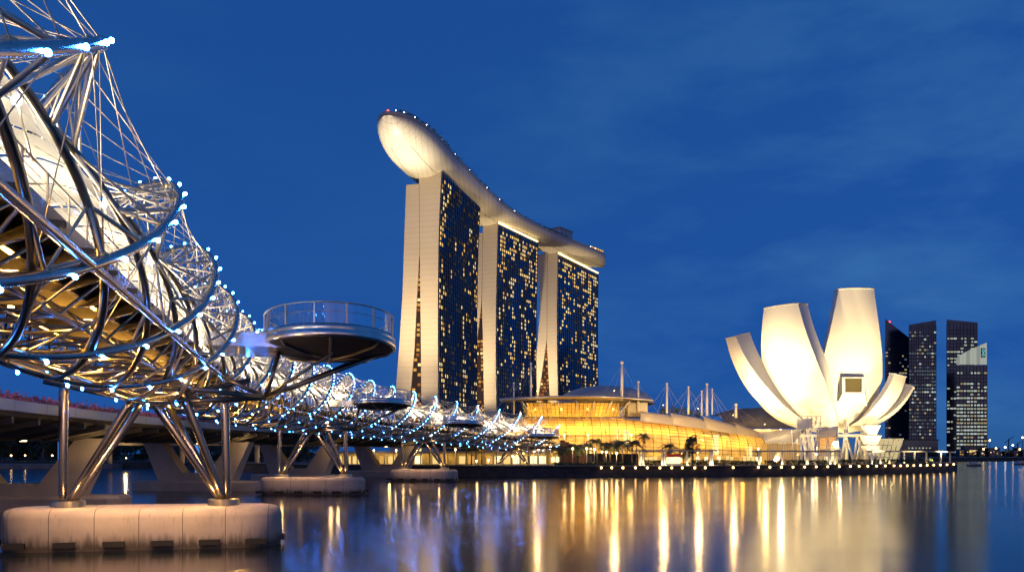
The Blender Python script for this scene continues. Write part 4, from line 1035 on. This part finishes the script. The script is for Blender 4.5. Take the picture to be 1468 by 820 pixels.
# copper-brown stair box and dark retail terrace at the bridge landing
bx = thing("landing_block", "copper brown stair block where the footbridge lands", "stair block", (mx(822, 243), 243, 2.6))
for k in range(6): MB().box((mx(806 + 6.4 * k, 243), 243 + .3 * (k % 2), 6.2 - .25 * k), (1.22, 5, 7.2 - .5 * k)).build("cladding_panel", M['bronze'], bx)
mb = MB(); mb.box((mx(775, 243), 245, 7.6), (13, 5, .5)); mb.build("landing_slab", M['bronze'], bx)
tr = thing("terrace_wall", "dark planted terrace wall behind the palm trunks", "terrace", (mx(860, 246), 248, 2.6))
mb = MB(); mb.box((mx(865, 248), 249, 4.3), (20, 3, 3.4)); mb.build("wall", M['seawall'], tr)
mb = MB(); mb.box((mx(840, 247), 247.3, 4.2), (3.6, .4, 2.6)); mb.build("screen_panel", mat("slate panel", (.12, .14, .2), .5), tr)
lp_ = Vector((mx(835, 243), 240, 7)); 

# ================================================================== PERGOLA, hedges, lamps, palms, trees
pg = thing("pergola", "long flat-roofed promenade pergola with lit white columns", "pergola", (95, 246, 2.6))
def pgpt(px): Y = 238 + (0 if px < 1040 else (px - 1040) * .055) + (0 if px < 1230 else (px - 1230) * .24); return Vector((mx(px, Y), Y, 0))
def pgroof(p0, p1, z):
    mb = MB(); rows = []
    for i in range(13):
        c = pgpt(lerp(p0, p1, i / 12)); rows.append([c + Vector((0, -1.7, z)), c + Vector((0, 1.7, z)), c + Vector((0, 1.7, z + .38)), c + Vector((0, -1.7, z + .38))])
    mb.grid(rows, True, False); mb.add(rows[0], [(0, 1, 2, 3)]); mb.add(rows[-1], [(3, 2, 1, 0)]); mb.build("roof_slab", M['concrete'], pg)
pgroof(910, 1026, 6.6); pgroof(1080, 1202, 6.5); pgroof(1246, 1366, 6.5)
PC = [(917, 1), (922, 1), (949, 1), (953, 1), (985, 1), (1018, 1), (1021, 1), (1088, 1), (1121, 1), (1156, 1), (1158, 0), (1190, 1), (1197, 1), (1250, 1), (1262, 1), (1275, 1), (1289, 0), (1296, 1), (1311, 0), (1328, 1), (1349, 0), (1362, 0)]
for px, on in PC:
    c = pgpt(px); o = MB().box((c.x, c.y, 4.6), (.42, .42, 4.0)).build("column", M['white'], pg)
    if on: lamp('POINT', (c.x + .2, c.y - .9, 3.1), 95, (1.0, .74, .36), pg, size=.15); MB().box((c.x + .2, c.y - .9, 2.72), (.25, .25, .16)).build("uplight", M['warm'], o)
# small wall lights along the coping
xs = [863, 877, 893, 908, 912] ; LPX = [(855, 670), (862, 671), (877, 671), (893, 671)] + [(911 + 17.3 * i, 671) for i in range(9)] + [(1071, 671)] + [(1088 + 17 * i, 671) for i in range(8)]
shore_o = offset_line(SHORE, 1.28)
def shore_at(px):
    """point on the seawall face seen along the ray of column px"""
    k = (px - 734) / FPX
    for (x0, y0), (x1, y1) in zip(shore_o, shore_o[1:]):
        f0, f1 = x0 - k * y0, x1 - k * y1
        if f0 * f1 <= 0 and y0 < 330: t = f0 / (f0 - f1); return lerp(x0, x1, t), lerp(y0, y1, t)
first = None
cols = [862, 877, 893, 911, 928, 946, 963, 978, 996, 1011, 1051] + [1087 + 16.6 * i for i in range(8)] + [1219 + 12.5 * i for i in range(6)] + [1291 + 9.5 * i for i in range(9)]
for px in cols:
    s_ = shore_at(px)
    if not s_: continue
    loc = (s_[0], s_[1] - .12, 2.35)
    if first is None:
        first = thing("wall_lamp", "small round warm lamp on the face of the seawall", "wall lamp", loc, "round lamps along the seawall")
        MB().ball(loc, .24, 10, 6).build("bulb", M['warm'], first); MB().box((loc[0], loc[1] + .16, loc[2]), (.6, .12, .5)).build("back_plate", M['steel_dark'], first)
    else: dup(first, loc)
# promenade lamp posts: white pole with globe
def lamp_post(px, Y, h, label, pw=160):
    x = mx(px, Y); t = thing("lamp_post", label, "lamp post", (x, Y, 2.6), "lamp posts on the promenade")
    MB().tube([(x, Y, 2.6), (x, Y, 2.6 + h)], [.09, .06], 8).build("pole", M['white'], t); MB().ball((x, Y, 2.6 + h + .2), .26, 10, 6).build("globe", M['warm'], t)
    if pw: lamp('POINT', (x, Y - .6, 2.6 + h + .2), pw, (1.0, .70, .30), t, size=.25)
LB = "slim pole lamp with glowing globe standing among the palm trees"
for px, Y, h in ((808, 246, 5.8), (821, 238, 4.6), (828, 250, 4.4), (841, 238, 4.6), (847, 252, 4.6), (852, 238, 4.4), (863, 255, 3.8), (869, 238, 3.6), (878, 258, 3.0), (884, 238, 3.3), (891, 258, 2.6), (899, 262, 2.4), (905, 258, 1.6), (843, 262, 9.0), (905, 262, 9.0), (809, 262, 9.0)): lamp_post(px, Y, h, LB, 260)
for px, Y, h in ((735, 258, 2.4), (742, 257, 2.8), (750, 256, 3.2), (757, 255, 3.6), (765, 254, 4.0), (772, 252, 4.3), (780, 250, 4.8), (789, 250, 5.2)): lamp_post(px, Y, h, "small globe lamp in the rising row beside the footbridge landing", 60)
for px, Y, h in ((653, 255, 4.4), (568, 258, 4.2), (536, 262, 4.2), (700, 256, 1.2), (683, 258, 1.0)): lamp_post(px, Y, h, "globe lamp in front of the glowing arcade under the bridge", 140)
for px, Y, h in ((1087, 250, 4.6), (1170, 250, 3.0), (1000, 254, 3.6), (990, 252, 4.0), (978, 250, 3.2)): lamp_post(px, Y, h, "globe lamp standing behind the pergola hedge", 130)

def leafy(mb, c, rx, rz, n, s, rd):
    for _ in range(n):
        while True:
            v = Vector((rd.uniform(-1, 1), rd.uniform(-1, 1), rd.uniform(-1, 1)))
            if v.length < 1: break
        q = Vector(c) + Vector((v.x * rx, v.y * rx, v.z * rz)); a = Vector((rd.gauss(0, 1), rd.gauss(0, 1), rd.gauss(0, .6))).normalized(); b = a.orthogonal().normalized(); k = s * rd.uniform(.6, 1.4)
        mb.add([q - a * k, q + b * k * .5, q + a * k, q - b * k * .5], [(0, 1, 2, 3)])
def palm(px, Y, h, label, fr=2.6, seed=0):
    rd = random.Random(seed); x = mx(px, Y); t = thing("palm_tree", label, "palm tree", (x, Y, 2.6), "palms on the promenade")
    lean = rd.uniform(-.4, .4); top = Vector((x + lean, Y, 2.6 + h))
    MB().tube([(x, Y, 2.6), (x + lean * .2, Y, 2.6 + h * .4), (x + lean * .6, Y, 2.6 + h * .8), top], [.26, .18, .15, .13], 8).build("trunk", M['bark'], t)
    mb = MB()
    for k in range(17):
        a = 2 * math.pi * k / 17 + rd.uniform(-.15, .15); e = rd.uniform(-.2, 1.15); L_ = fr * rd.uniform(.8, 1.15); dirv = Vector((math.cos(a), math.sin(a), 0)); pts = []
        for j in range(9):
            s = j / 8; pts.append(top + dirv * (L_ * s * (math.cos(e) * .6 + .4)) + Vector((0, 0, L_ * (math.sin(e) * s - .75 * s * s))))
        side = Vector((-dirv.y, dirv.x, 0))
        for j in range(1, 9):
            for sg in (-1, 1):
                p = pts[j]; l = .75 * math.sin(math.pi * (.12 + .8 * j / 8)) * fr / 2.6; tip = p + side * (sg * l) + dirv * .25 + Vector((0, 0, -.32 * l)); q = pts[j - 1].lerp(p, .15)
                mb.add([q, p, tip], [(0, 1, 2)])
        mb.tube(pts, .035, 4, False)
    mb.build("crown", M['leaf'], t)
    return t
PALM = [(804, 238, 4.3, "short palm at the copper stair block, leftmost of the palm row"), (812, 241, 5.2, "slim palm next to the copper stair block"), (826, 240, 5.0, "palm standing before the slate panel"), (830, 244, 5.4, "bushy palm just behind the one before the slate panel"),
        (844, 243, 5.6, "low palm left of the largest palm"), (856, 238, 6.6, "largest and fullest palm, in the middle of the row"), (866, 242, 5.9, "palm tucked right behind the largest palm"), (875, 238, 5.6, "palm with drooping crown right of the largest palm"), (884, 243, 6.2, "palm with the pale lit trunk"),
        (893, 238, 6.4, "tall palm before the brightest vault panes"), (906, 240, 6.4, "yellow-lit palm at the pergola's left end"), (913, 244, 6.0, "slim palm touching the pergola roof"), (921, 247, 8.6, "tallest palm, rising above the pergola"), (959, 248, 5.4, "broad low palm behind the pergola")]
for i, (px, Y, h, lb) in enumerate(PALM): palm(px, Y, h, lb, 4.4 if i == 5 else rm.uniform(2.9, 3.7), 40 + i)
for i, (px, h) in enumerate(((668, 5.6), (676, 6.0), (683, 5.2), (691, 5.8))): palm(px, 262, h, ["small palm at the left end of the arcade's palm group", "second palm of the arcade's group, tallest there", "third palm of the arcade's group, shortest there", "small palm at the right end of the arcade's palm group"][i], 2.2, 70 + i)

def tree(px, Y, h, rx, label, seed, z0=2.6, m='leaf_d', n=900, group=None, cat="tree", nm="broadleaf_tree", clumps=9, low=.42, ls=1.0):
    rd = random.Random(seed); x = mx(px, Y); t = thing(nm, label, cat, (x, Y, z0), group)
    tm = MB(); tm.tube([(x, Y, z0), (x + .1, Y, z0 + h * .5), (x, Y, z0 + h * .8)], [.05 * h ** .8, .035 * h ** .8, .02 * h ** .8], 8)
    cm_ = MB()
    for k in range(clumps):
        a = rd.uniform(0, 6.28); rr = rx * rd.uniform(.15, .72); zz = z0 + h * rd.uniform(low, .92); c = Vector((x + rr * math.cos(a), Y + rr * math.sin(a), zz))
        tm.tube([(x, Y, z0 + h * rd.uniform(.3, .5)), c], [.018 * h ** .8, .008 * h ** .8], 5, False); leafy(cm_, c, rx * rd.uniform(.3, .48), h * rd.uniform(.09, .17), n // clumps, .055 * h ** .6 * 1.3 * ls, rd)
    tm.build("trunk", M['bark'], t); cm_.build("crown", M[m], t); return t
tree(993, 246, 8.6, 2.6, "dark upright tree standing before the mall's lit screen", 81, n=1300, clumps=12)
tree(956, 250, 4.6, 2.2, "small round tree behind the pergola, left of the dark upright tree", 82); tree(980, 249, 4.9, 2.6, "low spreading tree touching the dark upright tree", 83)
for i, (px, z, h, lb) in enumerate(((951, 17.5, 5.4, "leftmost clipped roof tree among the mall masts"), (966, 17.5, 5.6, "roof tree lit gold, second from the left mast"), (978, 17.5, 4.8, "smaller roof tree lit gold, between two masts"), (989, 17.5, 4.4, "dim roof tree right of the gold pair"), (1000, 17.0, 4.6, "rightmost roof tree by the cluster of masts"))):
    tree(px, 302, h, 2.2, lb, 90 + i, z, 'leaf', 500, "trees on the mall roof")
    if i < 3: lamp('POINT', (mx(px, 300), 299, z + 2.2), 180, (1.0, .72, .2), ml, size=.2)
# clipped hedges along the promenade
def hedge(p0, p1, Y, h, label, seed):
    rd = random.Random(seed); a, b = mx(p0, Y), mx(p1, Y); mb = MB(); n = int((b - a) * 95)
    for _ in range(n):
        q = Vector((rd.uniform(a, b), Y + rd.uniform(-.8, .8), 2.6 + h * rd.random() ** .7 + rd.gauss(0, .06))); u = Vector((rd.gauss(0, 1), rd.gauss(0, 1), rd.gauss(0, 1))).normalized(); v = u.orthogonal().normalized(); s = rd.uniform(.1, .24)
        mb.add([q - u * s, q + v * s, q + u * s, q - v * s], [(0, 1, 2, 3)])
    tag(mb.build("hedge", M['leaf_d'], None), label, "hedge", "hedges along the promenade")
hedge(924, 948, 240, 1.5, "short dark hedge between the first two pergola column pairs", 1); hedge(992, 1052, 243, 1.6, "hedge right of the red kiosk, under the dark tree", 2); hedge(1052, 1086, 244, 1.3, "low hedge in the gap between two pergola roofs", 3)
hedge(1096, 1122, 250, 1.4, "hedge before the entrance pavilion's glowing base", 4); hedge(1126, 1186, 250, 1.5, "hedge before the entrance pavilion's glass wall", 5); hedge(1204, 1248, 252, 1.7, "hedge under the museum's lattice legs", 6); hedge(1252, 1336, 262, 1.7, "long hedge behind the right-hand pergola", 7); hedge(795, 912, 236, .9, "low planting strip at the feet of the palms", 8)
# red kiosk under the pergola
kk = thing("kiosk", "red-topped lit kiosk under the promenade pergola", "kiosk", (mx(966, 240), 240, 2.6)); kxx = mx(966, 240)
MB().box((kxx, 240.5, 5.5), (4.4, 2.2, .8)).build("fascia", M['redm'], kk); MB().box((kxx, 240.9, 4.0), (3.8, .8, 2.0)).build("counter_window", M['shop'][1], kk); MB().box((kxx, 240.6, 2.95), (4.2, 1.9, .5)).build("counter", M['white'], kk)

# ================================================================== OFFICE TOWERS across the bay (right)
def office(name_label, p0, p1, ytop, Y, seed, dens, top_cut=(0, 0), ybase=650, mats=(0, 1, 2, 3), band=0.0, bays=9, depth=40, side=None, dark=()):
    rd = random.Random(seed); xa, xb = mx(p0, Y), mx(p1, Y); z1 = H0 + (650 - ytop) / FPX * Y
    t = thing("office_tower", name_label, "office tower", ((xa + xb) / 2, Y, 2.6), "office towers across the bay")
    mb = MB(); cl, cr_ = top_cut
    kq = (Y + depth) / Y * .999; xq = (xa + xb) / 2 * kq; hq = (xb - xa) / 2; b = [(xa, Y), (xb, Y), (xq + hq, Y + depth), (xq - hq, Y + depth)]
    zt = [z1 - cl, z1 - cr_, z1 - cr_, z1 - cl]
    mb.add([(x, y, 2.6) for x, y in b] + [(x, y, z) for (x, y), z in zip(b, zt)], [(0, 1, 5, 4), (1, 2, 6, 5), (2, 3, 7, 6), (3, 0, 4, 7), (4, 5, 6, 7)]); mb.build("glass_body", M['office'], t)
    fl = 4.6; nf = int((min(zt) - 12) / fl); fm = MB()
    for f in range(nf): fm.box(((xa + xb) / 2, Y - .1, 6 + fl * f), (xb - xa, .5, 1.1))
    for k in range(bays + 1): fm.box((lerp(xa, xb, k / bays), Y - .15, (min(zt) + 2.6) / 2), (.35, .7, min(zt) - 4))
    fm.build("floor_bands", M['fin'], t)
    cells = []
    for f in range(nf):
        rowl = rd.random() < band
        for k in range(bays):
            fz = f / nf
            if any(a <= fz <= b for a, b in dark): continue
            pr = dens * (1.9 if rowl else .75)
            if rd.random() < pr: cells.append((k, f))
    rd.shuffle(cells); rest = [MB() for _ in mats]; bw = (xb - xa) / bays
    for i, (k, f) in enumerate(cells):
        c = (xa + bw * (k + .5), Y - .25, 6 + fl * f + 2.5); sz = (bw * rd.choice((.84, .84, .5)), .3, 2.0); mi = rd.randrange(len(mats))
        if i < 90: MB().box(c, sz).build("window", M['off'][mats[mi]], t)
        else: rest[mi].box(c, sz)
    for mi, r_ in enumerate(rest):
        if r_.v: struct(r_.build("windows", M['off'][mats[mi]], t), 'stuff')
    return t, xa, xb, z1
t1 = office("dark office tower with a notched top and red beacon, leftmost beyond the museum", 1269, 1304, 457, 1150, 1, .17, (0, 26), mats=(2, 3, 3, 2), bays=9)
MB().ball((mx(1276, 1150), 1151.5, t1[3] - 4), 1.2, 8, 5).build("beacon", M['red'], t1[0])
t2 = office("dark office tower with cool dotted windows, right of the beacon tower", 1303, 1342, 459, 1120, 2, .48, (6, 0), mats=(3, 3, 1, 3, 3, 2), band=.2, bays=11)
t3 = office("tall dark office tower standing behind the one with the lit slanted crown", 1357, 1401, 458, 1180, 3, .42, (0, 4), mats=(0, 1, 0), band=.35, bays=9, dark=((.9, 1), (.52, .62)))
t4 = office("bright-banded office tower with a slanted lit crown and emblem", 1371, 1415, 523, 1100, 4, .74, (0, 0), mats=(0, 1, 0, 1, 2), band=.5, bays=9, dark=((.86, .92),))
T4, xa4, xb4, z4 = t4
zc0, zc1 = H0 + (650 - 514) / FPX * 1100, H0 + (650 - 491) / FPX * 1100
mb = MB(); N = 9
for k in range(N):
    fa, fb = k / N + .008, (k + 1) / N - .008; ya = z4 + (zc0 - z4) + (zc1 - zc0) * fa ** .75; yb = z4 + (zc0 - z4) + (zc1 - zc0) * fb ** .75
    MB().add([(lerp(xa4, xb4, fa), 1100, z4 + .5), (lerp(xa4, xb4, fb), 1100, z4 + .5), (lerp(xa4, xb4, fb), 1100, yb), (lerp(xa4, xb4, fa), 1100, ya)] + [(lerp(xa4, xb4, fa), 1101, z4 + .5), (lerp(xa4, xb4, fb), 1101, z4 + .5), (lerp(xa4, xb4, fb), 1101, yb), (lerp(xa4, xb4, fa), 1101, ya)],
             [(0, 1, 2, 3), (7, 6, 5, 4), (3, 2, 6, 7), (0, 3, 7, 4), (1, 5, 6, 2)]).build("crown_screen", M['crown'] if k % 3 else M['crown_dim'], T4)
ex, ez = lerp(xa4, xb4, .86), z4 + 15.5
mb = MB(); mb.box((ex, 1099.2, ez), (5.6, .6, 12)); mb.build("emblem_panel", M['emblem_d'], T4)
mb = MB(); pts = [Vector((ex + 1.7 * math.sin(a * 2) * .8, 1098.6, ez + 4.2 * math.cos(a) )) for a in [2 * math.pi * k / 40 for k in range(41)]]; mb.tube(pts, .55, 6, False); mb.tube([p + Vector((0, -.3, 0)) for p in [Vector((ex - 1.8, 1098.6, ez - 3.4)), Vector((ex, 1098.6, ez)), Vector((ex + 1.8, 1098.6, ez + 3.4))]], .6, 6); mb.build("emblem", M['emblem'], T4)
for k in range(8): MB().box((lerp(xa4 + 2, xb4 - 2, k / 7), 1099.3, 7.5), (4.0, .5, 6)).build("lobby_window", M['shop'][0], T4)
pd = thing("podium_block", "low dark podium at the foot of the two left office towers", "building", (mx(1318, 1000), 1000, 2.6)); MB().box((mx(1318, 1000), 1010, 12), (44, 20, 19)).build("body", M['office'], pd); MB().box((mx(1318, 1000), 1009.6, 22.2), (46, 21, 1.2)).build("roof", M['fin'], pd)
for k in range(7): MB().box((mx(1303 + 5 * k, 1000), 999.8, 12.5), (1.8, .3, 1.4)).build("window", M['off'][k % 3], pd)

# far shore: waterfront lights, low buildings, cranes
rf2 = random.Random(31)
for i in range(26):
    px = 1376 + i * 3.7; Y = 900 + rf2.uniform(0, 300); x = mx(px, Y); w = rf2.uniform(4, 10); h = rf2.uniform(4, 11)
    t = thing("shore_shed", "low dark waterfront building on the far shore right of the office towers", "building", (x, Y, 2.6), "low buildings on the far shore"); MB().box((x, Y, 2.6 + h / 2), (w, 8, h)).build("body", M['office'], t); MB().box((x, Y, 2.6 + h + .25), (w + .6, 8.6, .5)).build("roof", M['concrete_d'], t)
    for k in range(rf2.randrange(1, 4)): MB().box((x + rf2.uniform(-w / 3, w / 3), Y - 4.2, 2.6 + h * rf2.uniform(.3, .8)), (rf2.uniform(.7, 1.6), .3, 1.0)).build("window", M['shop'][rf2.randrange(3)], t)
for px, h, c in ((1419, 17, 'warm'), (1428, 9, 'warm'), (1441, 10, 'white_lamp'), (1452, 12, 'warm'), (1466, 20, 'warm'), (1462, 8, 'warm'), (1410, 8, 'warm')):
    Y = 880; x = mx(px, Y); t = thing("light_mast", "tall quay light mast on the far shore at the right edge", "light mast", (x, Y, 2.6), "quay light masts"); MB().tube([(x, Y, 2.6), (x, Y, 2.6 + h)], .3, 6).build("pole", M['fin'], t); MB().ball((x, Y, 2.6 + h), .8, 8, 5).build("lamp_head", M[c], t)
for i, (px, Y, s) in enumerate(((1446, 1300, 26), (1459, 1350, 20))):
    x = mx(px, Y); t = thing("harbour_crane", ["taller lattice crane on the right horizon", "shorter lattice crane nearest the right edge"][i], "crane", (x, Y, 2.6)); mb = MB(); mb.tube([(x, Y, 2.6), (x, Y, 2.6 + s)], .8, 6); mb.build("tower", M['fin'], t); mb = MB(); mb.tube([(x - s * .25, Y, 2.6 + s * .75), (x + s * .3, Y, 2.6 + s * 1.15)], .5, 6); mb.build("jib", M['fin'], t)
# boats
for px, py, L_, lb in ((1397, 667, 7, "small dark launch moored off the end of the promenade"), (1466, 665, 9, "small boat at the right edge of the water")):
    Y = H0 * FPX / (py + 1 - 650); x = mx(px, Y); t = thing("boat", lb, "boat", (x, Y, 0)); mb = MB()
    rows = [[Vector((x + L_ * (f - .5), Y - .9 * w, .75 + .3 * f)), Vector((x + L_ * (f - .5) * .92, Y - .5 * w, -.15)), Vector((x + L_ * (f - .5) * .92, Y + .5 * w, -.15)), Vector((x + L_ * (f - .5), Y + .9 * w, .75 + .3 * f))] for f, w in ((0, .9), (.3, 1), (.7, .9), (1, .05))]
    mb.grid(rows, False, False); mb.add([r[0] for r in rows] + [r[3] for r in rows[::-1]], [tuple(range(8))]); mb.build("hull", M['hull'], t); mb = MB(); mb.box((x - .6, Y, 1.5), (L_ * .42, 1.2, 1.2)); mb.box((x - .6, Y, 2.16), (L_ * .5, 1.5, .12)); mb.build("cabin", M['hullw'], t)

# ================================================================== far left shore under the bridges: trees, bank, low hall
bank = MB(); bank.prism([(-700, 470), (-330, 372), (-215, 340), (-165, 352), (-165, 372), (-230, 384), (-340, 430), (-700, 560)], -.4, 1.6); struct(bank.build("river_bank", M['concrete_d']))
for i in range(24):
    px = -60 + 9.4 * i; Y = 410 + rm.uniform(0, 40); tree(px, Y, rm.uniform(13, 20), rm.uniform(6, 9), "dark waterside tree on the far left bank, seen under the road bridge", 200 + i, 2.6, 'leaf_d', 1000, "trees on the far left bank", clumps=16, low=.1, ls=1.7)
for i in range(22):
    px = 168 + 13 * i; Y = 400 + rm.uniform(0, 50) - i * 3.0; tree(px, Y, rm.uniform(10, 15), rm.uniform(6, 9), "dark waterside tree behind the road bridge's V piers", 300 + i, 2.6, 'leaf_d', 1000, "trees behind the road bridge piers", clumps=16, low=.1, ls=1.7)
for px, Y in ((16, 395), (36, 400), (75, 402)):
    x = mx(px, Y); t = thing("bank_lamp", "small yellow lamp on the far left bank", "lamp", (x, Y, 1.6), "lamps on the far left bank"); MB().tube([(x, Y, 1.6), (x, Y, 5)], .1, 6).build("pole", M['fin'], t); MB().ball((x, Y, 5.1), .35, 8, 5).build("globe", M['warm'], t)
